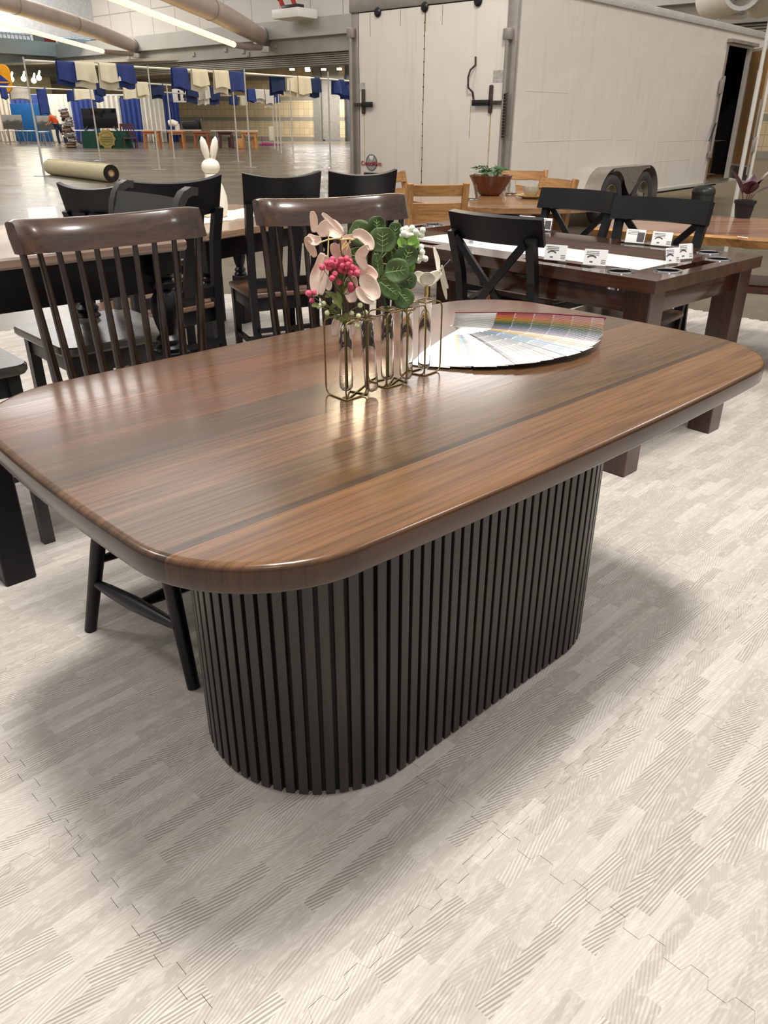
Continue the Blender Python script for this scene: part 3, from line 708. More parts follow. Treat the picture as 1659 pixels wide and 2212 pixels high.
GTW = wood('walnut_stain', '2e1a12', '53301f', 0.2, 'y', 14, Coat_Weight=0.45, Coat_Roughness=0.1)
GTX = wood('walnut_stain_cross', '2e1a12', '53301f', 0.2, 'x', 14, Coat_Weight=0.45, Coat_Roughness=0.1)
GTZ = wood('walnut_stain_leg', '2a1610', '4c2a1a', 0.24, 'z', 16, Coat_Weight=0.4, Coat_Roughness=0.12)
def quad(bm, *p): return bm.faces.new([bm.verts.new(x) for x in p])
def cell_rect(bm, x0, x1, y0, y1, z0, z1): box(bm, ((x0+x1)/2, (y0+y1)/2, (z0+z1)/2), (x1-x0, y1-y0, z1-z0))
def cell_circ(bm, x0, x1, y0, y1, z0, z1, r, n=32):
    cx, cy = (x0+x1)/2, (y0+y1)/2; hx_, hy_ = (x1-x0)/2, (y1-y0)/2; L = []; ca = math.atan2(hy_, hx_); ANG = sorted([2*pi*(k+0.37)/n for k in range(n)] + [ca, pi-ca, pi+ca, 2*pi-ca]); n = len(ANG)
    for z in (z1, z0):
        A, Bq = [], []
        for a in ANG:
            c, s = cos(a), sin(a); m = min(hx_/abs(c), hy_/abs(s))
            A.append(bm.verts.new((cx+c*m, cy+s*m, z))); Bq.append(bm.verts.new((cx+c*r, cy+s*r, z)))
        L.append((A, Bq))
    (A1, B1), (A0, B0) = L
    for k in range(n):
        j = (k+1) % n
        bm.faces.new((A1[k], A1[j], B1[j], B1[k])); bm.faces.new((A0[j], A0[k], B0[k], B0[j]))
        bm.faces.new((B1[k], B1[j], B0[j], B0[k])); bm.faces.new((A1[j], A1[k], A0[k], A0[j]))
GX, GY, GZT, FRW = 0.43, 0.88, 0.765, 0.165
GO = UV(2.585+GX, 1.375+GY)
G = thing('game_table', 'dark walnut game table with sunken white play mat and cup holders, behind the front table', 'table', GO, PH)
bm = B(); z0, z1 = GZT-0.045, GZT; R = 0.047
HOLD, TRAY = [], []
def strip_y(xa, xb):                              # a long rail with cup holders at both ends and two card troughs
    y = -GY
    hs = 0.125
    for typ, L in [('s', 0.13), ('c', 0.13), ('s', 0.05), ('t', 0.32), ('s', 0.50), ('t', 0.32), ('s', 0.05), ('c', 0.13), ('s', 0.13)]:
        if typ == 's': cell_rect(bm, xa, xb, y, y+L, z0, z1)
        elif typ == 'c': cell_circ(bm, xa, xb, y, y+L, z0, z1, R); HOLD.append(((xa+xb)/2, y+L/2))
        else:
            xi, xo = xa+0.055, xb-0.055
            cell_rect(bm, xa, xi, y, y+L, z0, z1); cell_rect(bm, xo, xb, y, y+L, z0, z1); cell_rect(bm, xi, xo, y, y+L, z0, z1-0.03); TRAY.append(((xi+xo)/2, y+L/2, 0))
        y += L
strip_y(-GX, -GX+FRW); strip_y(GX-FRW, GX)
for ya, yb in ((-GY, -GY+FRW), (GY-FRW, GY)):     # end rails, one trough each
    xa, xb = -GX+FRW, GX-FRW
    q_ = 0.135
    for s_ in (-1, 1): c0, c1 = sorted((s_*xb, s_*(xb-0.125))); cell_circ(bm, c0, c1, ya, yb, z0, z1, R); HOLD.append(((c0+c1)/2, (ya+yb)/2)); c0, c1 = sorted((s_*q_, s_*(xb-0.125))); cell_rect(bm, c0, c1, ya, yb, z0, z1)
    cell_rect(bm, -q_, q_, ya, ya+0.055, z0, z1); cell_rect(bm, -q_, q_, yb-0.055, yb, z0, z1); cell_rect(bm, -q_, q_, ya+0.055, yb-0.055, z0, z1-0.03)
bmesh.ops.remove_doubles(bm, verts=bm.verts, dist=1e-5)
link('top_frame', bm, GTW, G, 30)
bm = B(); box(bm, (0, 0, GZT-0.052), (2*(GX-FRW)+0.02, 2*(GY-FRW)+0.02, 0.02)); link('play_mat', bm, plain('white_vinyl', 'f3eee2', 0.4, var=0.02), G)
bm = B(); a, b = GX-FRW, GY-FRW
for x in (-a-0.008, a+0.008): box(bm, (x, 0, GZT-0.054), (0.016, 2*b+0.03, 0.02))
for y in (-b-0.008, b+0.008): box(bm, (0, y, GZT-0.054), (2*a, 0.016, 0.02))
link('recess_wall', bm, GTW, G, 0)
for i, (x, y) in enumerate(HOLD):
    bm = B(); lathe(bm, [(R-0.004, z1-0.06), (R-0.001, z1-0.06), (R-0.001, z1+0.0005), (R+0.005, z1+0.0005), (R+0.004, z1+0.004), (R-0.003, z1+0.004), (R-0.004, z1)], 32, (x, y, 0), closed=True); h = link('cup_holder', bm, CHROME, G, 40)
    bm = B(); lathe(bm, [(R-0.0045, z1-0.06), (R-0.0045, z1+0.001), (R-0.006, z1+0.001), (R-0.006, z1-0.058), (0, z1-0.058), (0, z1-0.06)], 32, (x, y, 0)); link('cup_well', bm, plain('black_plastic', '0d0d0d', 0.4), h)
for x in (-1, 1): bm = B(); box(bm, (x*(GX-0.06), 0, z0-0.045), (0.03, 2*GY-0.16, 0.09), 0.002); link('side_apron', bm, GTW, G)
for y in (-1, 1): bm = B(); box(bm, (0, y*(GY-0.06), z0-0.045), (2*GX-0.16, 0.03, 0.09), 0.002); link('end_apron', bm, GTX, G)
for x in (-1, 1):
    for y in (-1, 1):
        bm = B(); box(bm, (x*(GX-0.075), y*(GY-0.075), z0/2), (0.105, 0.105, z0), 0.004, None, 1); link('leg', bm, GTZ, G)
# price cards in clear stands: printed lines too small to read, an arched mark
CARD = plain('card_stock', 'f4f2ee', 0.6, var=0.02); INK = plain('printed_ink', '55524f', 0.7)
CLEAR = glass('clear_acrylic', 0.03)
def card(x, y, rz, label, photo=False, w=0.088, h=0.058, world=False):
    loc = GO + Matrix.Rotation(PH, 3, 'Z') @ Vector((x, y, 0)); loc.z = GZT - 0.028
    t = thing('price_card', label, 'card', loc, PH + rz, 'price cards on the game table')
    M = Matrix.Rotation(rad(-14), 4, 'X')
    bm = B(); box(bm, (0, 0, 0.035+h/2), (w, 0.0012, h), 0, M); link('card_sheet', bm, CARD, t)
    bm = B(); box(bm, (0.0, 0.003, 0.022+h/2), (w+0.012, 0.002, h+0.02), 0, M); box(bm, (0, 0.012, 0.006), (w+0.012, 0.05, 0.003), 0); link('clear_stand', bm, CLEAR, t)
    bm = B(); z = 0.035
    for k in range(3): box(bm, (-0.012, -0.0012, z+h-0.008-0.006*k), (w*0.55, 0.0006, 0.0014), 0, M)
    if photo: box(bm, (w*0.28, -0.0012, z+h*0.45), (w*0.36, 0.0006, h*0.7), 0, M)
    else:
        for k in range(9):
            a = pi*(0.22+0.56*k/8); box(bm, (-0.014+0.019*cos(a), -0.0012, z+h*0.34+0.014*sin(a)), (0.005, 0.0006, 0.0045), 0, M)
        box(bm, (-0.014, -0.0012, z+h*0.2), (0.012, 0.0006, 0.004), 0, M)
        for k in range(3): box(bm, (w*0.36, -0.0012, z+0.008+0.006*k), (w*0.2, 0.0006, 0.0014), 0, M)
    link('print', bm, INK, t)
def gloc(px, py, z=GZT):
    p = Matrix.Rotation(-PH, 3, 'Z') @ (at(px, py, z) - GO); return p.x, p.y
CR = pi*1.5 + rad(12)                              # cards face the near long side (towards -x of the table), turned a little to the camera
x, y = gloc(1196, 566); card(x, y, CR + rad(8), 'left one of two white price cards before the white mat in the near rail')
x, y = gloc(1282, 577); card(x, y, CR + rad(8), 'right one of two white price cards before the white mat in the near rail')
x, y = gloc(1001, 530); card(x, y, CR + rad(8), 'white price card seen through the X of the nearest cross-back chair')
x, y = gloc(1368, 528); card(x, y, CR, 'white photo card in the far rail below the right cross-back chair', True)
x, y = gloc(1425, 534); card(x, y, CR, 'white price card in the far rail of the game table, right of the photo card')
x, y = gloc(1170, 500); card(x, y, CR, 'white photo card in the far rail, at the left cross-back chair', True)
x, y = gloc(1133, 495); card(x, y, CR, 'white price card peeking out right of the nearest chair rail')
x, y = gloc(1456, 573); card(x, y, CR + rad(58), 'white price card in the end trough of the game table, left one of the pair', w=0.066)
x, y = gloc(1484, 563); card(x, y, CR + rad(58), 'white price card in the end trough of the game table, right one of the pair', w=0.066)

# ------------------------------------------------------------------ round table set with bowl, glasses, plates; light wood chairs
OAK = wood('light_oak', '9a6c3c', 'c4925a', 0.4, 'x', 10)
OAKZ = wood('light_oak_upright', '9a6c3c', 'c08e58', 0.4, 'z', 14)
RT = thing('round_table', 'round brown dining table with the wooden salad bowl on it, before the trailer', 'table', (0.95, 6.33, 0))
RZ = 0.745
bm = B(); lathe(bm, [(0.755, RZ-0.042), (0.762, RZ-0.036), (0.762, RZ-0.006), (0.756, RZ)], 64); link('tabletop', bm, wood('brown_round_top', '85603f', 'ab835c', 0.25, 'x', 10, Coat_Weight=0.3), RT)
bm = B(); lathe(bm, [(0.09, 0.1), (0.07, 0.2), (0.06, 0.5), (0.1, RZ-0.06), (0.3, RZ-0.042)], 24); link('pedestal', bm, BLACK, RT)
for k in range(4):
    a = pi/4 + k*pi/2; bm = B(); beam(bm, (0, 0, 0.1), (0.42*cos(a), 0.42*sin(a), 0.03), 0.07, 0.09, (sin(a), -cos(a), 0), 0.06, 0.05); link('foot', bm, BLACK, RT)
p = at(1058, 422, RZ); bw = thing('salad_bowl', 'wide reddish-brown wooden bowl on the round table', 'bowl', (p.x, p.y, RZ))
bm = B(); lathe(bm, [(0, 0), (0.07, 0), (0.085, 0.01), (0.135, 0.08), (0.168, 0.145), (0.163, 0.145), (0.128, 0.08), (0.075, 0.02), (0, 0.016)], 40); link('bowl_body', bm, wood('teak_bowl', '5a2e1a', '82472a', 0.35, 'z', 10), bw, 50)
pl = thing('trailing_plant', 'small green trailing plant spilling over the wooden bowl', 'plant', (p.x, p.y, RZ+0.018))
LEAF = plain('fern_green', '3d6b3f', 0.5, var=0.35, scale=30)
random.seed(11); bm = B(); bl = B()
for k in range(46):
    a = random.uniform(0, 2*pi); R1 = random.uniform(0.06, 0.165); top = random.uniform(0.15, 0.2) - 0.1*max(0, R1-0.13); P = [Vector((0.03*cos(a), 0.03*sin(a), 0.03)), Vector((R1*0.5*cos(a), R1*0.5*sin(a), top)), Vector((R1*cos(a+0.2), R1*sin(a+0.2), top-0.015))]
    tube(bm, P, 0.0012, 4)
    for f in [i/7 for i in range(8)]:
        c = P[1].lerp(P[2], f); d = Vector((cos(a+1.6), sin(a+1.6), random.uniform(-0.2, 0.5)))*random.choice((-1, 1))
        sheet(bl, lambda u, v, c=c, d=d: c + d*0.018*v + Vector((0, 0, 0.002*sin(pi*v))) + (P[2]-P[1]).normalized()*(u-0.5)*0.014*sin(pi*(0.1+0.85*v)), 1, 3)
link('stem', bm, plain('green_stem', '4b6a35', 0.5), pl); link('foliage', bl, LEAF, pl)
GLASS = glass('drinking_glass', 0.0)
def tumbler(px, py, label):
    p = at(px, py, RZ); bm = B()
    lathe(bm, [(0, 0.0), (0.036, 0.0), (0.044, 0.004), (0.045, 0.012), (0.033, 0.108), (0.0315, 0.108), (0.0425, 0.014), (0.034, 0.008), (0, 0.008)], 32)
    solo('drinking_glass', bm, GLASS, label, 'glass', (p.x, p.y, RZ+0.0005), group='tumblers on the round table', smooth=50)
tumbler(1019, 432, 'clear stemless tumbler standing in front of the wooden bowl')
tumbler(1103, 421, 'clear tumbler between the wooden bowl and the speckled bowl')
tumbler(1084, 411, 'clear tumbler half hidden behind the right rim of the wooden bowl')
YEL = plain('mustard_plate', 'c9a66a', 0.4, var=0.06); SPK = plain('speckled_stoneware', 'b0aa9c', 0.6, var=0.3, scale=180)
def plate(px, py, label, z=RZ, g='plates on the round table'):
    p = at(px, py, z); bm = B(); lathe(bm, [(0, 0), (0.075, 0), (0.08, 0.004), (0.128, 0.02), (0.13, 0.023), (0.126, 0.024), (0.08, 0.010), (0, 0.008)], 40)
    solo('plate', bm, YEL, label, 'plate', (p.x, p.y, z+0.0005), group=g, smooth=50); return p
p = plate(1150, 428, 'mustard plate under the speckled stoneware bowl at the right of the round table')
bm = B(); lathe(bm, [(0, 0), (0.04, 0), (0.062, 0.018), (0.076, 0.05), (0.078, 0.075), (0.074, 0.075), (0.070, 0.05), (0.055, 0.022), (0, 0.01)], 32)
solo('stoneware_bowl', bm, SPK, 'speckled grey stoneware bowl on the mustard plate', 'bowl', (p.x, p.y, RZ+0.011), smooth=50)
plate(1092, 404, 'mustard plate at the far side of the round table behind the wooden bowl')
plate(1000, 416, 'mustard plate at the left of the round table, seen through the nearest light wood chair')
def oak_chair(label, loc, rz):
    t = thing('oak_chair', label, 'chair', loc, rz, 'light wood chairs around the round table')
    bm = B(); slab(bm, rounded(0.215, 0.205, 0.03, 4), [(0.004, 0.43), (0, 0.436), (0, 0.45), (0.004, 0.455)]); link('seat', bm, OAK, t)
    bm = B(); box(bm, (0, 0, 0.4), (0.36, 0.34, 0.06), 0.003); link('seat_apron', bm, OAK, t)
    for sx in (-1, 1):
        bm = B(); P = [(sx*0.175, -0.24, 0), (sx*0.18, -0.2, 0.45), (sx*0.185, -0.22, 0.68), (sx*0.188, -0.27, 0.9)]
        for a, b in zip(P, P[1:]): beam(bm, a, b, 0.04, 0.034, (1, 0, 0))
        link('leg', bm, OAKZ, t)
        bm = B(); beam(bm, (sx*0.18, 0.175, 0), (sx*0.18, 0.175, 0.44), 0.036, 0.036, (1, 0, 0)); link('leg', bm, OAKZ, t)
        bm = B(); beam(bm, (sx*0.178, -0.22, 0.16), (sx*0.18, 0.175, 0.16), 0.018, 0.03, (0, 0, 1)); link('side_stretcher', bm, OAK, t)
    bm = B(); sheet(bm, lambda u, v: ((u*2-1)*0.185, -0.242 - 0.018*v - 0.03*(1-(u*2-1)**2), 0.82 + 0.068*v), 10, 3, 0.02); link('top_rail', bm, OAK, t)
    bm = B(); sheet(bm, lambda u, v: ((u*2-1)*0.18, -0.2 - 0.04*v - 0.03*(1-(u*2-1)**2), 0.55 + 0.225*v), 10, 4, 0.014); link('back_panel', bm, OAK, t)
    return t
def seat_at(pxa, pya, pxb, pyb, z, back=0.27, flip=False):
    a, b = at(pxa, pya, z), at(pxb, pyb, z); m = (a+b)/2; d = (b-a)
    ang = math.atan2(d.y, d.x) + (pi/2 if not flip else -pi/2)
    return Vector((m.x+cos(ang)*back, m.y+sin(ang)*back, 0)), ang - pi/2
l, r = seat_at(882, 396, 994, 396, 0.90); oc = oak_chair('light wood panel-back chair nearest us at the round table, back turned to us', Vector((l.x, l.y, 0)), rad(8))
def OQ(x, y, a, b=0.27): return Vector((x + b*cos(rad(a)), y + b*sin(rad(a)), 0))
dup(oc, 'light wood panel-back chair at the right of the round table, behind a cross-back chair', OQ(1.267, 6.10, 206), rad(206)-pi/2)
dup(oc, 'light wood panel-back chair behind the wooden bowl, against the trailer side', OQ(1.173, 7.15, 255), rad(255)-pi/2)
dup(oc, 'light wood panel-back chair at the far left, half hidden by a black chair back', OQ(0.05, 6.75, -30), rad(-30)-pi/2)

# ------------------------------------------------------------------ live-edge table, bench, potted plant at the right
LE = thing('live_edge_table', 'live-edge slab table with golden bark edge on black metal legs, at the right', 'table', (0, 0, 0))
LZ = 0.74
A, Bp = at(1290, 492, LZ), at(1659, 516, LZ); e = (Bp - A).normalized(); A = A - e*0.05; n_ = Vector((-e.y, e.x, 0))
LM = frame(Vector((A.x, A.y, 0)), e, n_, Vector((0, 0, 1)))
LL, LWd = 2.2, 0.98
random.seed(5)
out = [(LL*k/40, 0.016*sin(k*0.7)+0.008*sin(k*1.9+1)) for k in range(41)] + [(LL*(1-k/40), LWd + 0.02*sin(k*0.5)+0.008*sin(k*1.7)) for k in range(41)]
SL = wood('live_edge_top', '7c4f38', 'b58a6c', 0.22, 'x', 7, Coat_Weight=0.4)
EDG = wood('golden_bark_edge', '7f5226', 'd09a55', 0.5, 'x', 10)
bm = B(); slab(bm, out, [(0.03, LZ-0.055), (0.0, LZ-0.012), (0.012, LZ-0.001), (0.02, LZ)], LM)
me_edge = link('bark_edge', bm, EDG, LE, 40)
bm = B(); slab(bm, inset(out, 0.0125), [(0, LZ-0.002), (0.002, LZ+0.0015)], LM); link('slab_top', bm, SL, LE, 0)
def trap(x0):
    bm = B(); P = lambda y, z: LM @ Vector((x0, y, z)); W_ = dict(side=tuple(e))
    beam(bm, P(0.30, LZ-0.055), P(0.10, 0.02), 0.08, 0.04, **W_); beam(bm, P(LWd-0.30, LZ-0.055), P(LWd-0.10, 0.02), 0.08, 0.04, **W_)
    beam(bm, P(0.06, 0.02), P(LWd-0.06, 0.02), 0.08, 0.04, **W_); beam(bm, P(0.26, LZ-0.07), P(LWd-0.26, LZ-0.07), 0.08, 0.03, **W_)
    return bm
link('leg_frame', trap(0.42), BLACKM, LE); link('leg_frame', trap(1.75), BLACKM, LE)
bp_ = at(1470, 650, 0.0)
BN = thing('live_edge_bench', 'low reddish live-edge bench under the live-edge table', 'bench', (0, 0, 0))
A3 = at(1500, 604, 0.42) + e*(-0.1); BMX = frame(Vector((A3.x, A3.y, 0)), e, n_, Vector((0, 0, 1)))
ob = [(1.9*k/30, 0.012*sin(k*0.8)) for k in range(31)] + [(1.9*(1-k/30), 0.36+0.012*sin(k*0.6)) for k in range(31)]
bm = B(); slab(bm, ob, [(0.01, 0.37), (0, 0.41), (0.008, 0.42)], BMX); link('bench_seat', bm, wood('red_brown_slab', '4a2620', '7a4a3e', 0.35, 'x', 9), BN, 40)
for x0 in (0.3, 1.55):
    bm = B(); P = lambda y, z: BMX @ Vector((x0, y, z))
    beam(bm, P(0.1, 0.37), P(0.03, 0.0), 0.06, 0.03, tuple(e)); beam(bm, P(0.26, 0.37), P(0.33, 0.0), 0.06, 0.03, tuple(e)); beam(bm, P(0.02, 0.015), P(0.34, 0.015), 0.06, 0.03, tuple(e)); link('leg_frame', bm, BLACKM, BN)
p = at(1603, 471, LZ); pp = thing('potted_plant', 'dark burgundy leafy plant in a small black pot on the live-edge table', 'plant', (p.x, p.y, LZ+0.002))
bm = B(); lathe(bm, [(0, 0), (0.045, 0), (0.058, 0.082), (0.064, 0.082), (0.064, 0.1), (0.058, 0.1), (0.054, 0.09), (0, 0.09)], 24); link('pot', bm, BLACKM, pp)
BURG = plain('burgundy_leaf', '4a1e2c', 0.35, var=0.3, scale=25); BURS = plain('burgundy_stem', '7a3a48', 0.45)
def leaf(bm, root, tip, wid, droop=0.02, cup=0.15, nu=6, nv=10, side=None):
    root, tip = Vector(root), Vector(tip); ax = tip - root; L = ax.length
    sd = Vector(side) if side else ax.cross(Vector((0, 0, 1)))
    if sd.length < 1e-5: sd = Vector((1, 0, 0))
    sd.normalize(); up = sd.cross(ax).normalized()
    def f(u, v):
        wv_ = wid*(sin(pi*min(1, v*0.94+0.03))**0.8)*(1.0-0.25*v); s = (u*2-1)
        return root + ax*v + sd*s*wv_ + up*(cup*wv_*abs(s)**1.5 + droop*L*sin(pi*v))
    sheet(bm, f, nu, nv, 0.0008)
rt = Matrix.Rotation(0, 3, 'Z')
for tip, wd in (((-0.13, -0.02, 0.27), 0.03), ((0.13, -0.03, 0.29), 0.046), ((-0.01, -0.07, 0.21), 0.06), ((0.20, -0.03, 0.19), 0.036), ((0.04, 0.05, 0.24), 0.04), ((0.06, -0.05, 0.22), 0.05)):
    tip = Vector(tip); root = Vector((tip.x*0.22, tip.y*0.22, 0.135))
    bm = B(); tube(bm, [(0.1*tip.x, 0.1*tip.y, 0.088), root], 0.0028, 6); link('stem', bm, BURS, pp)
    bm = B(); leaf(bm, root, tip, wd, 0.06); link('leaf', bm, BURG, pp)
# ------------------------------------------------------------------ the white cargo trailer
TA = rad(48.5); TC0 = Vector((1.403, 9.629, GZ)); TM = frame(TC0, Vector((cos(TA), sin(TA), 0)), Vector((-sin(TA), cos(TA), 0)), Vector((0, 0, 1)))
def tpx(px, py, off=0.0):                         # x along the side, z up, for a point off metres outside the side wall
    p = onplane(px, py, TM @ Vector((0, -off, 0)), TA); q = TM.inverted() @ p; return q.x, q.z
TR = thing('cargo_trailer', 'big white two-axle cargo trailer with rust streaks and an open side door', 'trailer', TC0, TA)
def mat_skin(name, c, rough):
    m = base(name, c, rough, Coat_Weight=0.2, Coat_Roughness=0.12); t = NT(m)
    n = t.noise(t.coord((0.8, 0.8, 0.8)), 1.3, 2, 0.8); s = t.noise(t.coord((14, 14, 0.9)), 1.0, 3)
    col = t.mix(t.math('MULTIPLY', t.ramp(s, [(0.55, (0, 0, 0, 1)), (0.75, (1, 1, 1, 1))]), 0.18), lin(c), lin('a08c6c'))
    t.l(col, t.b.inputs['Base Color']); t.bump(n, 0.35, 0.06); return m
SKIN = mat_skin('white_trailer_skin', 'e4dbcf', 0.22); RSKIN = mat_skin('white_door_skin', 'e8dfd2', 0.45)
ALU = plain('weathered_aluminium', 'a69d93', 0.45, 0.5, var=0.15, scale=4); RUST = plain('rusty_steel', '4b4036', 0.7, 0.3, var=0.4, scale=20)
PLY = wood('plywood', 'c39358', 'd8a96c', 0.6, 'z', 8); SHADEIN = plain('painted_interior_shade', '0f0c0a', 0.8)
TL, TW, ZB, ZT = 8.0, 2.43, 0.33, 2.62
D0, D1, DZ0, DZ1 = 6.0, 7.0, 0.40, 2.36
bm = B()
def seg(x0, x1, z0, z1): box(bm, ((x0+x1)/2, 0.025, (z0+z1)/2), (x1-x0, 0.05, z1-z0))
seg(0.03, D0, ZB, ZT-0.06); seg(D1, TL, ZB, ZT-0.06); seg(D0, D1, DZ1, ZT-0.06); seg(D0, D1, ZB, DZ0)
link('side_wall', bm, SKIN, TR, 0)
bm = B(); box(bm, (TL/2, TW-0.025, (ZB+ZT)/2), (TL-0.06, 0.05, ZT-ZB)); link('far_side_wall', bm, SKIN, TR, 0)
bm = B(); box(bm, (TL-0.02, TW/2, (ZB+ZT)/2), (0.05, TW, ZT-ZB)); link('front_wall', bm, SKIN, TR, 0)
bm = B(); box(bm, (TL/2, TW/2, ZT-0.02), (TL, TW, 0.04)); link('roof', bm, SKIN, TR, 0)
bm = B(); box(bm, (TL/2, TW/2, ZB+0.03), (TL-0.1, TW-0.1, 0.05)); link('floor_deck', bm, PLY, TR, 0)
bm = B(); box(bm, (TL/2, TW-0.07, 1.45), (TL-0.1, 0.02, 2.1)); box(bm, (5.2, TW/2, 1.45), (0.02, TW-0.2, 2.1)); box(bm, (TL-0.06, TW/2, 1.45), (0.02, TW-0.2, 2.1)); box(bm, (6.55, TW/2, ZT-0.05), (2.7, TW-0.2, 0.01)); box(bm, (7.48, 0.06, 1.45), (0.9, 0.01, 2.1)); box(bm, (5.6, 0.06, 1.45), (0.78, 0.01, 2.1)); link('shade_lining', bm, SHADEIN, TR, 0)  # near-black sheets put the unlit interior's shade into the lining colour
bm = B()
for k, x in enumerate((1.22, 2.55, 3.88, 5.28)):
    box(bm, (x, -0.0015, (ZB+ZT)/2-0.03), (0.02, 0.003, ZT-ZB-0.08))
    for j in range(17): cyl(bm, (x, -0.004, 0.45+j*0.128), 0.007, 0.006, 6, RX90)
for z, x0, x1 in ((1.585, 0.25, 1.2), (1.07, 0.3, 2.5), (1.06, 2.6, 3.1), (0.75, 3.9, 5.2), (1.02, 3.9, 5.9)):
    box(bm, (0.5*(x0+x1), -0.001, z), (x1-x0, 0.003, 0.006))
link('panel_seam', bm, SKIN, TR, 0)
bm = B(); box(bm, (TL/2, -0.012, ZT-0.035), (TL, 0.03, 0.09), 0.006)
for j in range(26): cyl(bm, (0.2+j*0.3, -0.028, ZT-0.045), 0.009, 0.008, 8, RX90)
box(bm, (TL/2, -0.006, ZB+0.02), (TL, 0.02, 0.045), 0.004); link('edge_trim', bm, plain('bright_trim', 'd9d4cb', 0.35, 0.3, var=0.08), TR)
bm = B(); box(bm, (6.55, -0.035, DZ1+0.055), (1.24, 0.09, 0.05), 0.004)
box(bm, (D0-0.015, -0.008, (DZ0+DZ1)/2), (0.03, 0.03, DZ1-DZ0)); box(bm, ((D0+D1)/2, -0.012, DZ0-0.02), (1.08, 0.04, 0.04)); link('door_surround', bm, ALU, TR, 0)
bm = B(); box(bm, (D1+0.06, -0.012, (DZ0+DZ1)/2), (0.13, 0.035, DZ1-DZ0)); link('door_jamb', bm, RSKIN, TR, 0)
bm = B(); tube(bm, [(D0-0.07, -0.05, 0.75), (D0-0.06, -0.05, 1.93)], 0.022, 10); box(bm, (D0-0.09, -0.04, 1.78), (0.07, 0.05, 0.2), 0.01); box(bm, (D0-0.09, -0.04, 0.8), (0.06, 0.05, 0.1), 0.01); link('lock_bar', bm, ALU, TR)
bm = B(); tube(bm, [(D0-0.04, -0.05, 1.29), (D0-0.14, -0.06, 1.22), (D0-0.24, -0.07, 1.08), (D0-0.27, -0.06, 1.0)], 0.012, 8); link('strap', bm, BLACKM, TR)
# open side door
DA = rad(266) - TA
DM = Matrix.Translation((D1+0.06, -0.03, 0)) @ Matrix.Rotation(DA, 4, 'Z')
dr = bpy.data.objects.new('side_door', None); COL.objects.link(dr); dr.parent = TR; dr.matrix_local = DM
bm = B(); box(bm, (0.5, 0.0, 1.38), (0.98, 0.045, 1.95), 0.004); link('door_leaf', bm, RSKIN, dr, 0)
bm = B(); box(bm, (0.5, -0.025, 1.48), (0.86, 0.012, 1.66)); link('inner_plywood', bm, PLY, dr, 0)
bm = B(); box(bm, (0.5, -0.025, 0.51), (0.86, 0.014, 0.2)); link('kick_plate', bm, STEEL, dr, 0)
bm = B(); box(bm, (0.97, -0.04, 0.95), (0.09, 0.06, 0.22), 0.008); tube(bm, [(1.0, -0.07, 0.5), (1.0, -0.07, 1.6)], 0.014, 8); box(bm, (0.96, -0.07, 1.05), (0.14, 0.02, 0.03)); link('door_latch', bm, ALU, dr)
for z in (2.15, 0.56):
    bm = B(); box(bm, (D1+0.12, -0.03, z), (0.16, 0.05, 0.13), 0.008); box(bm, (D1+0.04, -0.06, z), (0.14, 0.03, 0.06), 0.006); link('hinge', bm, STEEL, TR)
# rear
bm = B(); box(bm, (0.02, TW/2, ZT-0.085), (0.1, TW+0.02, 0.15), 0.01); box(bm, (0.03, 0.06, 1.4), (0.07, 0.12, ZT-0.45), 0.006); box(bm, (0.03, TW-0.06, 1.4), (0.07, 0.12, ZT-0.45), 0.006); box(bm, (0.03, TW/2, 0.38), (0.1, TW, 0.14), 0.006); link('rear_frame', bm, ALU, TR)
bm = B(); box(bm, (0.01, (0.13+2.29)/2, (0.47+2.45)/2), (0.05, 2.16, 1.98), 0.004); link('rear_door', bm, RSKIN, TR)
bm = B()
for j in range(15): cyl(bm, (-0.018, 1.25, 0.6+j*0.13), 0.008, 0.006, 6, RY90)
box(bm, (-0.016, 1.25, 1.46), (0.003, 0.007, 1.96)); link('rivet_seam', bm, RUST, TR)
def vbar(name, y, z0, z1, r, m): 
    bm = B(); tube(bm, [(-0.05, y, z0), (-0.05, y, z1)], r, 10)
    for z in (z0+0.05, z1-0.05): box(bm, (-0.045, y, z), (0.06, 0.1, 0.11), 0.012)
    link(name, bm, m, TR)
vbar('lock_bar', 0.085, 0.62, 2.16, 0.02, ALU); vbar('lock_bar', TW-0.03, 0.5, 2.3, 0.024, ALU)
bm = B()
P = [(-0.07 + 0.02*cos(k*0.9), 0.045+0.02*sin(k*0.9), 1.12+0.0042*k) for k in range(105)]; tube(bm, P, 0.0075, 6); link('door_spring', bm, RUST, TR)
for y, a, b in ((0.27, 0.10, 0.50), (2.21, 2.36, 2.03)):
    bm = B(); box(bm, (-0.03, y, 1.5), (0.035, 0.045, 0.28), 0.012); box(bm, (-0.045, (y+a)/2, 1.465), (0.02, abs(y-a), 0.04), 0.004); link('latch_keeper', bm, RUST, TR)
    bm = B(); box(bm, (-0.06, (y+b)/2, 1.465), (0.028, abs(y-b), 0.06), 0.006); link('latch_handle', bm, BLACKM, TR)
bm = B(); tube(bm, [(-0.02, 0.51, 1.92), (-0.03, 0.50, 1.84), (-0.08, 0.53, 1.79), (-0.09, 0.55, 1.72), (-0.08, 0.55, 1.62), (-0.03, 0.52, 1.57), (-0.02, 0.51, 1.50)], 0.011, 8); link('grab_handle', bm, RUST, TR)
for y in (1.97, 1.25, 0.51):
    bm = B(); lathe(bm, [(0.052, 0), (0.052, 0.012), (0.034, 0.03), (0, 0.034)], 20, (0, 0, 0), Matrix.Translation((-0.02, y, 2.44)) @ Matrix.Rotation(-pi/2, 4, 'Y')); link('marker_light', bm, BLACKM, TR)
bm = B()
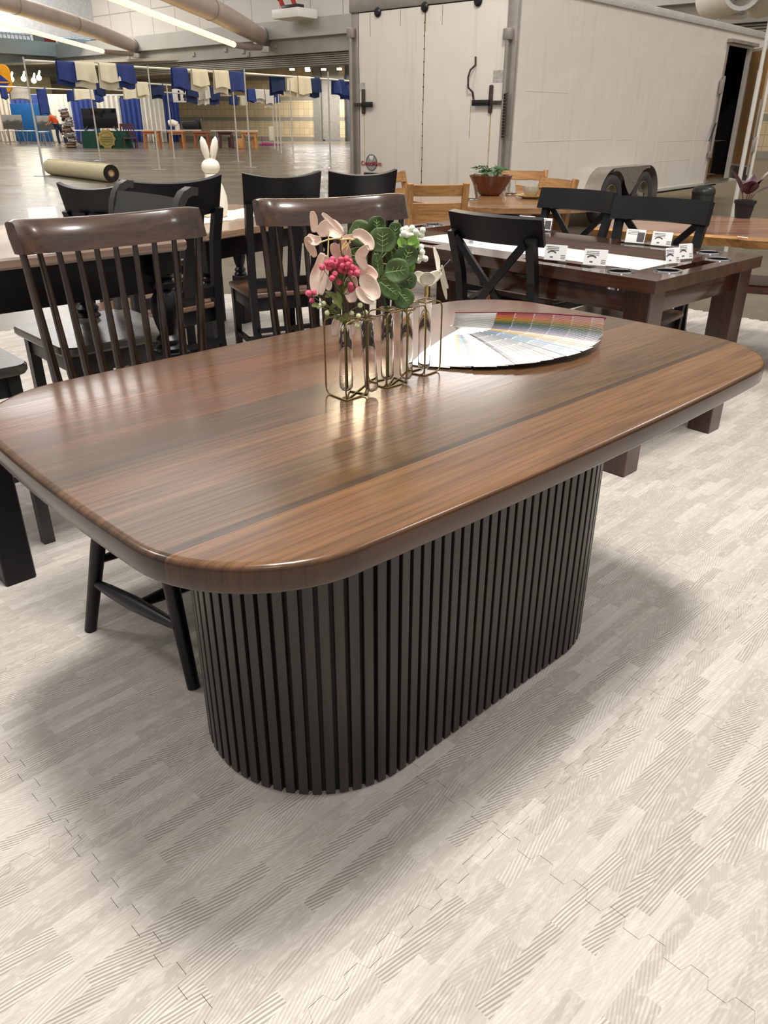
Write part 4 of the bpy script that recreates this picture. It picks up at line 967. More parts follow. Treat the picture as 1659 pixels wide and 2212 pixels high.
for y, z0, z1, wd in ((0.27, 0.7, 1.36, 0.014), (2.21, 0.8, 1.36, 0.01), (1.24, 2.2, 2.42, 0.01), (1.0, 2.25, 2.44, 0.008), (1.62, 2.28, 2.44, 0.01), (2.1, 2.2, 2.44, 0.008), (0.55, 1.1, 1.5, 0.008)):
    box(bm, (-0.0155, y, (z0+z1)/2), (0.001, wd, z1-z0))
link('rust_streak', bm, plain('rust_stain', 'b99f76', 0.8, var=0.3, scale=12), TR, 0)
STK = plain('worn_sticker_paper', 'bcb4aa', 0.7, var=0.25, scale=40)
for y, z, a, b in ((0.2, 1.72, 0.13, 0.12), (2.24, 1.66, 0.1, 0.1)): bm = B(); box(bm, (-0.0155, y, z), (0.001, a, b)); link('worn_sticker', bm, STK, TR, 0)
# round badge with red lettering
bm = B(); Mb = Matrix.Translation((-0.017, 2.085, 0.80)) @ Matrix.Rotation(-pi/2, 4, 'Y')
lathe(bm, [(0.088, 0), (0.088, 0.004), (0, 0.004)], 32, (0, 0, 0), Mb); bd = link('badge', bm, plain('grey_badge', '97928c', 0.4, var=0.08), TR, 0)
bm = B(); lathe(bm, [(0.088, 0.003), (0.097, 0.003), (0.097, 0.008), (0.088, 0.008)], 32, (0, 0, 0), Mb, closed=True); link('badge_rim', bm, plain('badge_dark_rim', '57534f', 0.4), bd, 0)
bm = B()
for a in (-0.35, 0.35): beam(bm, (-0.0225, 2.085, 0.83), (-0.0225, 2.085+0.06*sin(a)*1.2, 0.88), 0.002, 0.02, (1, 0, 0), 0.002, 0.035)
link('badge_peak', bm, plain('badge_white', 'e6e2dc', 0.5), bd, 0)
RED = plain('badge_red', '9c2a2c', 0.45, var=0.05)
def text_mesh(s, size, ext=0.002):
    cu = bpy.data.curves.new('lettering', 'FONT'); cu.body = s; cu.size = size; cu.extrude = ext; cu.align_x = 'LEFT'; cu.offset = size*0.02
    o = bpy.data.objects.new('lettering', cu); COL.objects.link(o)
    bpy.context.view_layer.update(); dg = bpy.context.evaluated_depsgraph_get()
    me = bpy.data.meshes.new_from_object(o.evaluated_get(dg)); bpy.data.objects.remove(o); bpy.data.curves.remove(cu)
    bm = B(); bm.from_mesh(me); bpy.data.meshes.remove(me); return bm
def lettering(bits, total, Mt, name, m, parent):
    allb = B(); x = 0
    for s, size in bits:
        b2 = text_mesh(s, size); x1 = max(v.co.x for v in b2.verts); x0 = min(v.co.x for v in b2.verts)
        bmesh.ops.translate(b2, vec=(x-x0, 0, 0), verts=b2.verts); x += (x1-x0) + 0.06*bits[0][1]
        me = bpy.data.meshes.new('tmp'); b2.to_mesh(me); b2.free(); allb.from_mesh(me); bpy.data.meshes.remove(me)
    k = total/x
    bmesh.ops.scale(allb, vec=(k, k, 1), verts=allb.verts); bmesh.ops.translate(allb, vec=(-total/2, 0, 0), verts=allb.verts)
    bmesh.ops.transform(allb, matrix=Mt, verts=allb.verts); return link(name, allb, m, parent, 0)
MT = Matrix(((0, 0, -1, -0.027), (-1, 0, 0, 2.085), (0, 1, 0, 0.765), (0, 0, 0, 1)))     # text x runs to the reader's right, z towards the reader
lettering([('C', 1.35), ('ARGO', 1.0), ('M', 1.35), ('ATE', 1.0)], 0.36, MT, 'badge_lettering', RED, bd)
bm = B(); box(bm, (-0.03, 2.03, 0.655), (0.04, 0.34, 0.05), 0.008); link('plate_lamp', bm, BLACKM, TR)
# running gear
xs = [tpx(1321, 412, 0.2)[0], tpx(1389, 410, 0.2)[0]]; HZ, RW = 0.335, 0.335
TYRE = plain('tyre_rubber', '3a3835', 0.75, var=0.2, scale=10); RIM = plain('dusty_rim', 'a79b8a', 0.45, 0.6, var=0.25, scale=12)
for x in xs:
    bm = B(); MW = Matrix.Translation((x, 0.0, HZ)) @ RX90
    lathe(bm, [(0.2, 0.0), (0.27, -0.005), (0.315, 0.01), (RW, 0.04), (RW, 0.17), (0.315, 0.2), (0.27, 0.215), (0.205, 0.2), (0.2, 0.17), (0.2, 0.03)], 40, (0, 0, 0), MW, closed=True); wl = link('tyre', bm, TYRE, TR, 40)
    bm = B(); lathe(bm, [(0.2, 0.03), (0.203, 0.19), (0.19, 0.195), (0.18, 0.12), (0.10, 0.10), (0.085, 0.125), (0.05, 0.13), (0.045, 0.19), (0, 0.195)], 32, (0, 0, 0), MW)
    for k in range(6):
        a = k*pi/3; box(bm, (0.135*cos(a), 0.135*sin(a), 0.112), (0.05, 0.05, 0.03), 0.01, MW @ Matrix.Identity(4))
    link('wheel_rim', bm, RIM, wl, 40)
x0, x1 = xs
def fend(): 
    R_ = RW + 0.075; pts = []
    a0 = rad(205); pts.append((x0-R_-0.12, 0.36)); pts.append((x0-R_+0.0, 0.42))
    for k in range(9): a = rad(175 - 75*k/8); pts.append((x0+R_*cos(a), HZ+R_*sin(a)*0.98))
    for k in range(9): a = rad(80 - 85*k/8); pts.append((x1+R_*cos(a), HZ+R_*sin(a)*0.98))
    pts.append((x1+R_+0.01, 0.28)); return pts
FP = fend(); bm = B()
sheet(bm, lambda u, v: (FP[min(len(FP)-1, int(round(u*(len(FP)-1))))][0], -0.235*v, FP[min(len(FP)-1, int(round(u*(len(FP)-1))))][1]), len(FP)-1, 1, 0.006)
link('fender', bm, ALU, TR, 40)
bm = B()
lo = []
for k in range(11): a = rad(100 - 70*k/10); lo.append((x0 + (RW+0.03)*cos(a), HZ + (RW+0.03)*sin(a)))
xm = (x0+x1)/2
lo += [(xm-0.06, 0.42), (xm, 0.38), (xm+0.06, 0.42)]
for k in range(11): a = rad(150 - 70*k/10); lo.append((x1 + (RW+0.03)*cos(a), HZ + (RW+0.03)*sin(a)))
top = [p for p in FP if x0-0.08 < p[0] < x1+0.08]
outl = [(x, z) for x, z in top] + list(reversed(lo))
vs = [bm.verts.new((x, -0.232, z)) for x, z in outl]; f = bm.faces.new(vs); ex = bmesh.ops.extrude_face_region(bm, geom=[f]); bmesh.ops.translate(bm, vec=(0, 0.005, 0), verts=[g for g in ex['geom'] if isinstance(g, bmesh.types.BMVert)])
TREAD = plain('tread_plate', '9c958a', 0.4, 0.6, var=0.4, scale=70, bump=0.5); link('tread_plate', bm, TREAD, TR, 0)
bm = B(); box(bm, (xm, 0.3, 0.3), (1.9, 0.9, 0.12)); box(bm, (4, 0.5, 0.27), (7.6, 0.08, 0.1)); box(bm, (4, 1.9, 0.27), (7.6, 0.08, 0.1)); tube(bm, [(x0, 0, HZ), (x0, TW, HZ)], 0.05, 8); tube(bm, [(x1, 0, HZ), (x1, TW, HZ)], 0.05, 8); link('chassis', bm, RUST, TR, 0)
for y in (TW-0.25,):
    for x in xs:
        bm = B(); lathe(bm, [(0.2, 0.0), (0.3, 0), (RW, 0.04), (RW, 0.17), (0.3, 0.21), (0.2, 0.2)], 32, (0, 0, 0), Matrix.Translation((x, y+0.23, HZ)) @ RX90, closed=True); link('tyre', bm, TYRE, TR, 40)
# boxes inside the open door
CARDB = plain('cardboard', '8a6238', 0.8, var=0.12)
def crate(x, y, z, s, rz, label):
    loc = TM @ Vector((x, y, z)); t = thing('cardboard_box', label, 'box', loc, TA + rz, 'cardboard boxes in the trailer')
    bm = B(); box(bm, (0, 0, s[2]/2), s, 0.004); link('carton', bm, CARDB, t)
    bm = B(); box(bm, (0, -s[1]/2-0.08, s[2]-0.01), (s[0], 0.18, 0.005)); link('flap', bm, CARDB, t)
crate(6.5, 0.40, ZB+0.056, (0.6, 0.4, 0.62), rad(6), 'open cardboard box with raised flap inside the trailer doorway')
crate(6.18, 0.28, ZB+0.056, (0.28, 0.3, 0.12), rad(-4), 'low orange-brown carton at the trailer door sill')
# dark dome-topped bin on the concrete in front of the trailer
p = at(1512, 462, GZ); sh = thing('trash_bin', 'dark round-topped bin on the concrete in front of the trailer', 'bin', (p.x, p.y, GZ))
OLV = plain('dark_olive_plastic', '2b2a24', 0.35, var=0.05)
bm = B(); lathe(bm, [(0.19, 0), (0.185, 0.02), (0.165, 0.28), (0.172, 0.285), (0.172, 0.3)], 28); link('body', bm, OLV, sh)
bm = B(); lathe(bm, [(0.174, 0.3), (0.174, 0.32), (0.165, 0.36), (0.13, 0.395), (0.07, 0.41), (0, 0.413)], 28); link('lid', bm, OLV, sh, 60)
# ------------------------------------------------------------------ hinged test-tube vase
TZ = 0.765
BRASS = plain('antique_brass_wire', '8e7a50', 0.35, 0.9, var=0.1)
L0, f1, f2, f3, f4, f5, Rr = [at(px, py, TZ) for px, py in ((705, 850), (748, 867), (792, 853), (835, 840), (878, 827), (917, 813), (950, 801))]
b1, b2, b3, b4, b5 = [at(px, py, TZ) for px, py in ((755, 846), (795, 828), (851, 816), (880, 806), (917, 795))]
VO = Vector((f3.x, f3.y, TZ)); VH = 0.153
V = thing('bud_vase', 'hinged brass wire bud vase with five glass test tubes on the front table', 'vase', VO)
def loc(p, z=0.0): return Vector((p.x - VO.x, p.y - VO.y, z))
ARCH = [(L0, f2, f1), (f1, f3, b2), (b2, f4, f3), (f3, f5, b4), (b4, Rr, f5)]
WR = 0.00165; TUBES = []
for i, (a, b, c) in enumerate(ARCH):
    A, Bq, Cq = loc(a, WR), loc(b, WR), loc(c, WR); d = (Bq - A).normalized(); rr = 0.016; M_ = (A+Bq)/2
    bm = B(); pts = [Cq]
    def corner(p, q, r, n=5):                    # rounded turn at corner r between p and q
        return [r + (p-r).normalized()*rr*(1-s)**2 + (q-r).normalized()*rr*s**2 for s in [k/n for k in range(n+1)]]
    TA_, TB_ = A + Vector((0, 0, VH)), Bq + Vector((0, 0, VH))
    ring = M_ + Vector((0, 0, VH)); ra, rb_ = ring - d*0.0165, ring + d*0.0165
    left = corner(Cq, TA_, A)[::1] + corner(A, ra, TA_) + [ra]
    right = corner(Cq, TB_, Bq) + corner(Bq, rb_, TB_) + [rb_]
    tube(bm, [Cq] + left, WR, 8); tube(bm, [Cq] + right, WR, 8)
    tube(bm, [ring + Vector((0.0165*cos(t), 0.0165*sin(t), 0)) for t in [2*pi*k/24 for k in range(25)]], WR*0.9, 8)
    link('wire_arch', bm, BRASS, V, 60); TUBES.append(M_)
bm = B()
for p, q in ((f1, b1), (b1, f2), (f2, b2), (b2, b3), (f3, b3), (b3, f4), (f4, b4), (b4, b5), (b5, f5)): tube(bm, [loc(p, WR), loc(q, WR)], WR, 8)
link('base_lattice', bm, BRASS, V, 60)
TG = glass('test_tube_glass', 0.0, ior=1.22)
for i, c in enumerate(TUBES):
    tilt = (0.07 if i == 1 else 0.0)
    M = Matrix.Translation((c.x, c.y, VH + 0.004)) @ Matrix.Rotation(-tilt, 4, 'Y')
    bm = B(); n = 24; R0, R1, Lt = 0.0135, 0.0129, 0.152
    prof = [(0, -Lt), (R0*0.6, -Lt+0.003), (R0*0.92, -Lt+0.008), (R0, -Lt+0.014), (R0, -0.004), (R0+0.004, -0.001), (R0+0.004, 0.001), (R1, 0.001), (R1, -Lt+0.014), (R1*0.6, -Lt+0.0055), (0, -Lt+0.003)]
    lathe(bm, prof, n, (0, 0, 0), M); link('glass_tube', bm, TG, V, 60)
# --- flowers. Each stem stands in a tube; P() reads a point of the photo at the depth of that stem
def tw(i): return Vector((VO.x + TUBES[i].x, VO.y + TUBES[i].y, TZ))
def ZP(zx, zy): return 620 + zx/4.366, 440 + zy/4.366
def P_(i, zx, zy, dy=0.0): return aty(*ZP(zx, zy), tw(i).y + dy)
STEM = plain('stem_green', '3f5a2c', 0.5, var=0.2); OLIVE = plain('olive_leaf', '6f7a3f', 0.5, var=0.3, scale=40)
VIEW = ray(800, 620).normalized()
def leafpx(bm, i, pts, wid, dy=0.0, dy1=None, bulge=0.15, th=0.0007, nu=6, nv=12, shape=0.7, tip=0.0, twist=0.0):
    """a petal or leaf along image points; wid = half-width in metres; lies across the line of sight and bellies towards us"""
    dy1 = dy if dy1 is None else dy1; n = len(pts)
    C = [P_(i, x, y, dy + (dy1-dy)*k/(n-1)) for k, (x, y) in enumerate(pts)]
    def cen(v):
        f = v*(n-1); k = min(n-2, int(f)); s = f-k
        p0, p1, p2, p3 = C[max(k-1, 0)], C[k], C[k+1], C[min(k+2, n-1)]
        return 0.5*((2*p1) + (p2-p0)*s + (2*p0-5*p1+4*p2-p3)*s*s + (3*p1-p0-3*p2+p3)*s**3)
    def f(u, v):
        c = cen(v); tg = (cen(min(1, v+0.03)) - cen(max(0, v-0.03))).normalized(); s = u*2-1
        sd = tg.cross(VIEW).normalized(); nn = sd.cross(tg).normalized()
        if twist: 
            a = twist*(v-0.5); sd, nn = sd*cos(a)+nn*sin(a), nn*cos(a)-sd*sin(a)
        wv_ = wid*max(0.03, sin(pi*(0.04+0.92*v))**shape*(1+tip*(v-0.5)))
        return c + sd*s*wv_ + nn*(bulge*wv_*(1-s*s) + 0.10*wv_*sin(5*v+2*s))
    sheet(bm, f, nu, nv, th)
def stem(i, pts, r=0.0019, m=None, parent=None, dy=0.0, name='stem'):
    base_ = tw(i); bm = B(); P = [base_ + Vector((0.002, 0, 0.012)), base_ + Vector((0.0, 0, 0.15))] + [P_(i, x, y, dy) for x, y in pts]
    tube(bm, P, r, 8); o = link(name, bm, m or STEM, parent, 60); return o
def flower(i, name, label, cat): return thing(name, label, cat, (0, 0, 0), 0, 'artificial stems in the test tubes')
# 1: pink berry sprig
F1 = flower(0, 'berry_sprig', 'sprig of small pink berries and green buds in the nearest test tube', 'flower')
PINK = plain('pink_berry', 'd5566f', 0.5, var=0.3, scale=90, bump=0.4); BUD = plain('green_white_bud', 'dfe3b0', 0.5, var=0.15)
stem(0, [(530, 1000), (515, 850), (515, 760)], 0.0026, plain('dark_stem', '2f3a20', 0.5), F1)
random.seed(21)
berries = [(330, 600), (375, 560), (430, 525), (445, 575), (472, 602), (510, 530), (560, 520), (592, 552), (560, 605), (615, 598), (645, 612), (660, 655), (600, 655), (540, 640), (505, 620), (450, 665), (400, 600), (425, 705), (492, 738), (598, 765), (602, 808), (205, 845), (255, 840), (235, 915), (660, 800), (415, 560), (530, 560), (575, 575), (520, 585), (480, 560)]
for k, (x, y) in enumerate(berries):
    dy = random.uniform(-0.03, 0.0); c = P_(0, x, y, dy); bm = B(); r = random.uniform(0.0052, 0.0064)
    ball(bm, c, r, 7)
    for q in range(7):
        d = Vector((random.gauss(0, 1), random.gauss(0, 1), random.gauss(0, 1))).normalized(); ball(bm, c + d*r*0.75, r*0.45, 4)
    bb = link('berry', bm, PINK, F1, 60)
    bm = B(); root = (515, 850) if x > 300 else (500, 1010)
    if y > 900 or x < 280: root = (490, 1030)
    q = P_(0, *root); mid = q.lerp(c, 0.5) + Vector((0.004*(1 if x < 500 else -1), 0, -0.006)); tube(bm, [q, mid, c], [0.0010, 0.0008, 0.0006], 5); link('twig', bm, OLIVE, F1, 60)
for x, y in ((610, 1035), (675, 1058), (740, 1028), (660, 1153), (300, 968), (345, 942), (690, 958), (378, 1030), (450, 920)):
    c = P_(0, x, y, random.uniform(-0.02, 0.01)); bm = B(); ball(bm, c, 0.0052, 7); link('bud', bm, BUD, F1, 60)
    bm = B(); q = P_(0, 520, 1110); tube(bm, [q, q.lerp(c, 0.5) + Vector((0, 0, 0.006)), c], 0.0007, 5); link('twig', bm, OLIVE, F1, 60)
bm = B()
for a, b in (((500, 900), (360, 830)), ((500, 900), (400, 1000)), ((520, 1100), (430, 1060)), ((540, 1120), (620, 1130)), ((520, 1000), (420, 870)), ((530, 1110), (560, 1030)), ((520, 1120), (490, 1080)), ((510, 950), (470, 830)), ((540, 800), (590, 730)), ((380, 1030), (370, 1090)), ((300, 960), (230, 960)), ((430, 850), (360, 880))):
    leafpx(bm, 0, [a, ((a[0]+b[0])/2+6, (a[1]+b[1])/2-6), b], 0.0045, random.uniform(-0.025, 0), nu=3, nv=6)
link('leaf', bm, OLIVE, F1, 60)
# 2: peach orchid-like bloom
F2 = flower(1, 'fabric_orchid', 'large peach-pink fabric orchid with curling petals behind the pink berries', 'flower')
m = base('peach_petal', 'eec4ae', 0.6, Subsurface_Weight=0.0); t = NT(m)
n_z = t.noise(t.coord(), 22, 3, 0.5); t.l(t.ramp(n_z, [(0.3, lin('efcab4')), (0.55, lin('f5dccb')), (0.8, lin('f8e6d4'))]), t.b.inputs['Base Color']); PEACH = m
stem(1, [(720, 930), (560, 640), (510, 450), (500, 340)], 0.0016, plain('brown_stem', '5a4a2c', 0.5), F2, 0.0)
def Z8(L): return [(x*0.5527+87.3, y*0.5527) for x, y in L]
pets = [([(300, 490), (300, 300), (270, 130)], .0075, .03, .02, .2), ([(800, 510), (620, 330), (440, 165)], .0055, 0, -.01, .2), ([(770, 570), (640, 440), (520, 420), (370, 520)], .0165, 0, .02, .3), ([(420, 600), (300, 630), (190, 540)], .0095, .01, .02, .3), ([(180, 560), (225, 700), (330, 910)], .0085, .01, .03, .3),
        ([(620, 680), (690, 830), (760, 980)], .0105, .0, .02, .3), ([(780, 600), (850, 780), (910, 960)], .008, .0, .02, .3), ([(780, 580), (950, 570), (1010, 600)], .005, -.01, -.02, .2), ([(960, 540), (1090, 520), (1240, 650), (1265, 800)], .0105, -.02, -.03, .3), ([(1240, 720), (1120, 850), (1100, 950), (1200, 1130)], .0105, -.03, -.02, .35),
        ([(450, 840), (400, 1080), (320, 1300), (330, 1580)], .0115, .02, .01, .25), ([(520, 880), (480, 1200), (420, 1560)], .0085, .015, .01, .25), ([(560, 1250), (560, 1400), (540, 1480)], .006, .01, .01, .2), ([(1060, 1230), (1200, 1170), (1370, 1290)], .014, -.01, -.02, .3), ([(1120, 1230), (1260, 1420), (1370, 1640)], .0165, -.02, -.03, .3), ([(1040, 1430), (1140, 1590), (1320, 1680)], .009, -.025, -.03, .3),
        ([(960, 1230), (930, 1450), (960, 1690)], .014, .01, .01, .25), ([(760, 1900), (680, 2050), (650, 2260)], .009, .03, .03, .2), ([(880, 1900), (960, 2080), (950, 2250)], .008, .03, .03, .2)]
pets = [(Z8(a), b, c, d, e) for a, b, c, d, e in pets]
for pts_, wd, d0, d1, bl_ in pets:
    bm = B(); leafpx(bm, 1, pts_, wd, d0+0.015, d1+0.015, bl_, shape=0.5, nu=8, nv=14, twist=0.5 if wd > 0.016 else 0.2); link('petal', bm, PEACH, F2, 180)
bm = B()
for pts_ in ([(395, 250), (385, 500)], [(500, 340), (590, 330), (620, 345)], [(510, 320), (380, 340), (300, 370)], [(560, 440), (600, 330)], [(510, 430), (560, 350)], [(500, 450), (530, 420), (600, 360)]):
    tube(bm, [P_(1, x, y, 0.0) for x, y in pts_], 0.0013, 6)
link('stamen', bm, plain('cream_stamen', 'f0dc9a', 0.5), F2, 60)
# 3: eucalyptus
F3 = flower(2, 'eucalyptus_stem', 'stem of broad round green leaves in the middle test tube', 'foliage')
m = base('eucalyptus_green', '4e7038', 0.5); t = NT(m); t.l(t.ramp(t.noise(t.coord(), 26, 4, 0.6), [(0.3, lin('3a5229')), (0.6, lin('567140')), (0.8, lin('86985c'))]), t.b.inputs['Base Color']); EUC = m
VEIN = plain('leaf_vein', '93ad6c', 0.5)
stem(2, [(930, 960), (870, 700), (810, 480), (860, 300)], 0.0022, STEM, F3)
for (a, b, wd, dy) in (((795, 330), (600, 220), 0.024, .02), ((850, 300), (845, 118), 0.018, .01), ((900, 460), (900, 225), 0.027, -.02), ((1000, 390), (1030, 175), 0.015, .01), ((1090, 590), (1170, 395), 0.022, -.015), ((870, 690), (840, 470), 0.012, -.01), ((930, 650), (1150, 620), 0.024, -.03), ((1000, 690), (1220, 740), 0.019, -.01), ((880, 740), (1060, 880), 0.017, -.035), ((1050, 830), (1160, 960), 0.021, -.03), ((690, 620), (620, 420), 0.022, .04), ((1010, 720), (900, 660), 0.016, 0), ((980, 420), (1000, 560), 0.013, .02)):
    bm = B(); mid = ((a[0]+b[0])/2, (a[1]+b[1])/2); leafpx(bm, 2, [a, mid, b], wd, dy, dy, 0.12, shape=0.5, nu=8); lf = link('leaf', bm, EUC, F3, 180)
    bm = B(); tube(bm, [P_(2, *a, dy-0.0045), P_(2, mid[0], mid[1], dy-0.0062), P_(2, a[0]+(b[0]-a[0])*.85, a[1]+(b[1]-a[1])*.85, dy-0.0035)], [0.0008, 0.0006, 0.0003], 5)
    for s_ in (-1, 1):
        for fr in (0.25, 0.45, 0.62):
            c0 = (a[0]+(b[0]-a[0])*fr, a[1]+(b[1]-a[1])*fr); dx, dy_ = b[0]-a[0], b[1]-a[1]
            c1 = (c0[0]+dx*0.14 - s_*dy_*0.2*wd/0.024, c0[1]+dy_*0.14 + s_*dx*0.2*wd/0.024)
            tube(bm, [P_(2, *c0, dy-0.0062), P_(2, *c1, dy-0.0045)], [0.0005, 0.0003], 4)
    link('vein', bm, VEIN, lf, 60)
    bm = B(); q = P_(2, 850, 560 if a[1] < 600 else 760, 0); tube(bm, [q, P_(2, *a, dy)], 0.001, 5); link('petiole', bm, VEIN, F3, 60)
# 4: white berry sprig
F4 = flower(3, 'berry_sprig', 'sprig of white berries with bright green leaves behind the round green leaves', 'flower')
WB = plain('white_berry', 'f0f2e2', 0.45, var=0.08, scale=80); BG = plain('bright_green_leaf', '86b84e', 0.5, var=0.25, scale=40)
stem(3, [(1120, 900), (1130, 600), (1120, 420)], 0.0016, BG, F4)
for x, y in ((1090, 250), (1125, 238), (1180, 230), (1085, 305), (1130, 295), (1170, 300), (1225, 280), (1280, 250), (1270, 297), (1215, 265), (1265, 408), (1275, 458), (1280, 510), (1305, 520), (1240, 535), (1100, 280), (1150, 265), (1240, 510)):
    c = P_(3, x, y, random.uniform(-.02, .01)); bm = B(); ball(bm, c, 0.0062, 8); link('berry', bm, WB, F4, 60)
    bm = B(); q = P_(3, 1125, 560 if y > 380 else 420); tube(bm, [q, q.lerp(c, 0.6) + Vector((0.004, 0, 0.002)), c], 0.0007, 5); link('twig', bm, BG, F4, 60)
bm = B()
for a, b in (((1120, 400), (1040, 350)), ((1130, 400), (1180, 330)), ((1150, 420), (1250, 370)), ((1130, 430), (1210, 400)), ((1110, 400), (1080, 330)), ((1140, 380), (1230, 330)), ((1120, 450), (1050, 400)), ((1130, 620), (1210, 590)), ((1150, 660), (1190, 620))):
    leafpx(bm, 3, [a, ((a[0]+b[0])/2, (a[1]+b[1])/2-10), b], 0.009, random.uniform(-.02, 0), nu=4, nv=8)
link('leaf', bm, BG, F4, 60)
# 5: white lily-like bloom
F5 = flower(4, 'fabric_lily', 'white fabric lily with a long spur petal in the right-hand test tube', 'flower')
WP = plain('ivory_petal', 'f4efdc', 0.55, var=0.04, scale=20)
stem(4, [(1325, 850), (1325, 770)], 0.0018, plain('pale_yellow_stem', 'd8cf8a', 0.5), F5)
for pts_, wd, d0, d1 in (([(1318, 772), (1275, 710), (1200, 655)], 0.0125, 0, -.01), ([(1320, 772), (1365, 705), (1455, 650)], 0.0125, 0, .0), ([(1320, 770), (1325, 705), (1335, 648)], 0.0165, -.006, -.012), ([(1425, 645), (1420, 540), (1385, 412)], 0.0052, .01, .02), ([(1450, 600), (1470, 720), (1505, 905)], 0.0052, .01, .03), ([(1460, 580), (1475, 700), (1518, 800)], 0.005, .0, .02)):
    bm = B(); leafpx(bm, 4, pts_, wd, d0, d1, 0.25); link('petal', bm, WP, F5, 180)
bm = B(); tube(bm, [P_(4, 1440, 650), P_(4, 1490, 580, 0.01), P_(4, 1540, 528, 0.02)], 0.0009, 5); link('stamen', bm, BLACKM, F5, 60)

# ------------------------------------------------------------------ paint fan deck
FP0 = Vector((0.215, 2.03, TZ)); FD = thing('paint_fan_deck', 'spread paint colour fan deck of many narrow strips on the front table', 'colour deck', (FP0.x, FP0.y, TZ + 0.0008))
m = base('paint_chip', 'ffffff', 0.45); t = NT(m)
oi = t.new('ObjectInfo'); tcn = t.new('TexCoord'); sep = t.new('SeparateXYZ'); t.l(tcn.outputs['Object'], sep.inputs[0])
fx = t.math('MULTIPLY', t.math('SUBTRACT', sep.outputs['X'], 0.075), 1/0.048)
chip = t.math('MULTIPLY', t.math('GREATER_THAN', t.math('FRACT', fx), 0.045), t.math('GREATER_THAN', sep.outputs['X'], 0.075))
lit = t.ramp(t.math('MULTIPLY', t.math('FLOOR', fx), 1/7), [(0.0, (0, 0, 0, 1)), (1.0, (0.75, 0.75, 0.75, 1))])
cc = t.mix(lit, oi.outputs['Color'], (0.9, 0.88, 0.84, 1)); t.l(t.mix(chip, (0.86, 0.84, 0.8, 1), cc), t.b.inputs['Base Color'])
CHIP = m
LS = 0.345
bm = B(); sheet(bm, lambda u, v: (-0.03 + (LS+0.03)*v, (u-0.5)*0.052, 0.006*sin(pi*v)), 2, 14, 0.0005)
first = link('swatch_strip', bm, CHIP, FD, 60)
strips = []
def run(n, a0, a1, cols, lift0, lift1):
    for k in range(n):
        f = k/max(1, n-1); i = f*(len(cols)-1); j = min(len(cols)-2, int(i)) if len(cols) > 1 else 0
        c0, c1 = lin(cols[j]), lin(cols[min(j+1, len(cols)-1)]); s = i-j
        strips.append((a0+(a1-a0)*f, lift0+(lift1-lift0)*f, tuple(c0[q]*(1-s)+c1[q]*s for q in range(3))+(1,)))
run(9, 247, 262, ['f2efe6', 'eeece6'], 0.0, 0.004)
run(4, 264, 269, ['e6cf98', 'e0a878', '8fb0c8'], 0.005, 0.006)
run(2, 271.5, 273, ['9a9a9c', 'a4a3a4'], 0.0065, 0.007)
run(4, 276, 283, ['f1eee6', 'eeebe2'], 0.0075, 0.0095)
run(2, 286, 287, ['3d3d40', '55565a'], 0.010, 0.0105)
run(11, 289, 319, ['a39f9e', '8d8b8c', '77797e', '6f7f8c', '6f8fa6'], 0.011, 0.015)
run(4, 322, 330, ['a28a66', 'c0ab86'], 0.0155, 0.017)
run(26, 334, 351, ['c9bfcf', 'b4a8bd', '8fa0ad', '6f8f80', '8c9a62', 'd8b84a', 'e8a052', 'e08860', 'c66a5e', '9c3b44'], 0.018, 0.040)
for k, (a, z, c) in enumerate(strips):
    o = first if k == 0 else first.copy()
    if k: COL.objects.link(o); o.parent = FD
    j_ = random.uniform(-0.006, 0.006) if a < 331 else random.uniform(-0.0015, 0.0015)
    o.location = (j_*cos(rad(a)), j_*sin(rad(a)), z + 0.0012); o.rotation_euler = (rad(-28)*max(0, (a-334)/17) if a > 334 else 0, 0, rad(a) + (random.uniform(-0.007, 0.007) if a < 331 else 0)); o.color = c
bm = B(); sheet(bm, lambda u, v: (-0.03 + (LS+0.035)*v, (u-0.5)*0.054, 0.006*sin(pi*v)), 2, 14, 0.0015); cv = link('cover', bm, plain('dark_red_cover', '7a2430', 0.35), FD, 60); cv.location = (0, 0, 0.0425); cv.rotation_euler = (rad(-28), 0, rad(352)); cv['label'] = 'dark red cover strip'
# ------------------------------------------------------------------ pipe stands and folded cloths
PIPE = plain('galvanised_pipe', 'd4d0c8', 0.35, 0.3, var=0.05); BARM = plain('white_bar', 'ece6d8', 0.4, 0.1, var=0.04)
def upright(px, py, H, label, g='pipe uprights', r=0.027):
    p = at(px, py, GZ); t = thing('pipe_stand', label, 'pole', p, 0, g)
    bm = B(); tube(bm, [(0, 0, 0.012), (0, 0, H*0.55)], r, 12); tube(bm, [(0, 0, H*0.5), (0, 0, H)], r*0.82, 12); link('pole', bm, PIPE, t, 60)
    bm = B(); box(bm, (0, 0, 0.006), (0.4, 0.4, 0.012), 0.002); link('base_plate', bm, STEEL, t)
    return p
HB = 2.62
upright(96, 380, HB+0.05, 'tallest steel upright at the left, the carpet roll lying at its foot')
pB = aty(312, 146, 24.3); upright(345, 367, HB+0.03, 'steel upright in the front cloth bar between the two left groups of cloths')
upright(542, 362, HB+0.02, 'steel upright in the front cloth bar, right of the rabbit')
upright(714, 360, HB, 'steel upright in the front cloth bar nearest the trailer')
upright(217, 347, HB, 'thin steel upright crossing in front of the black television')
upright(377, 343, 2.5, 'steel upright left of the tan stools, in front of the white curtain')
upright(515, 350, 2.5, 'steel upright standing between the rabbit ears and the block wall')
upright(634, 352, 2.5, 'steel upright under the pair of white cloths before the block wall')
for px, py, l in ((594, 322, 'left'), (601, 326, 'middle'), (608, 332, 'right')): upright(px, py, 2.3, 'thin upright beside the white bin before the block wall, %s one of three' % l, r=0.03)
upright(1563, 566, 3.1, 'slim white pole rising at the right in front of the trailer door', r=0.021)
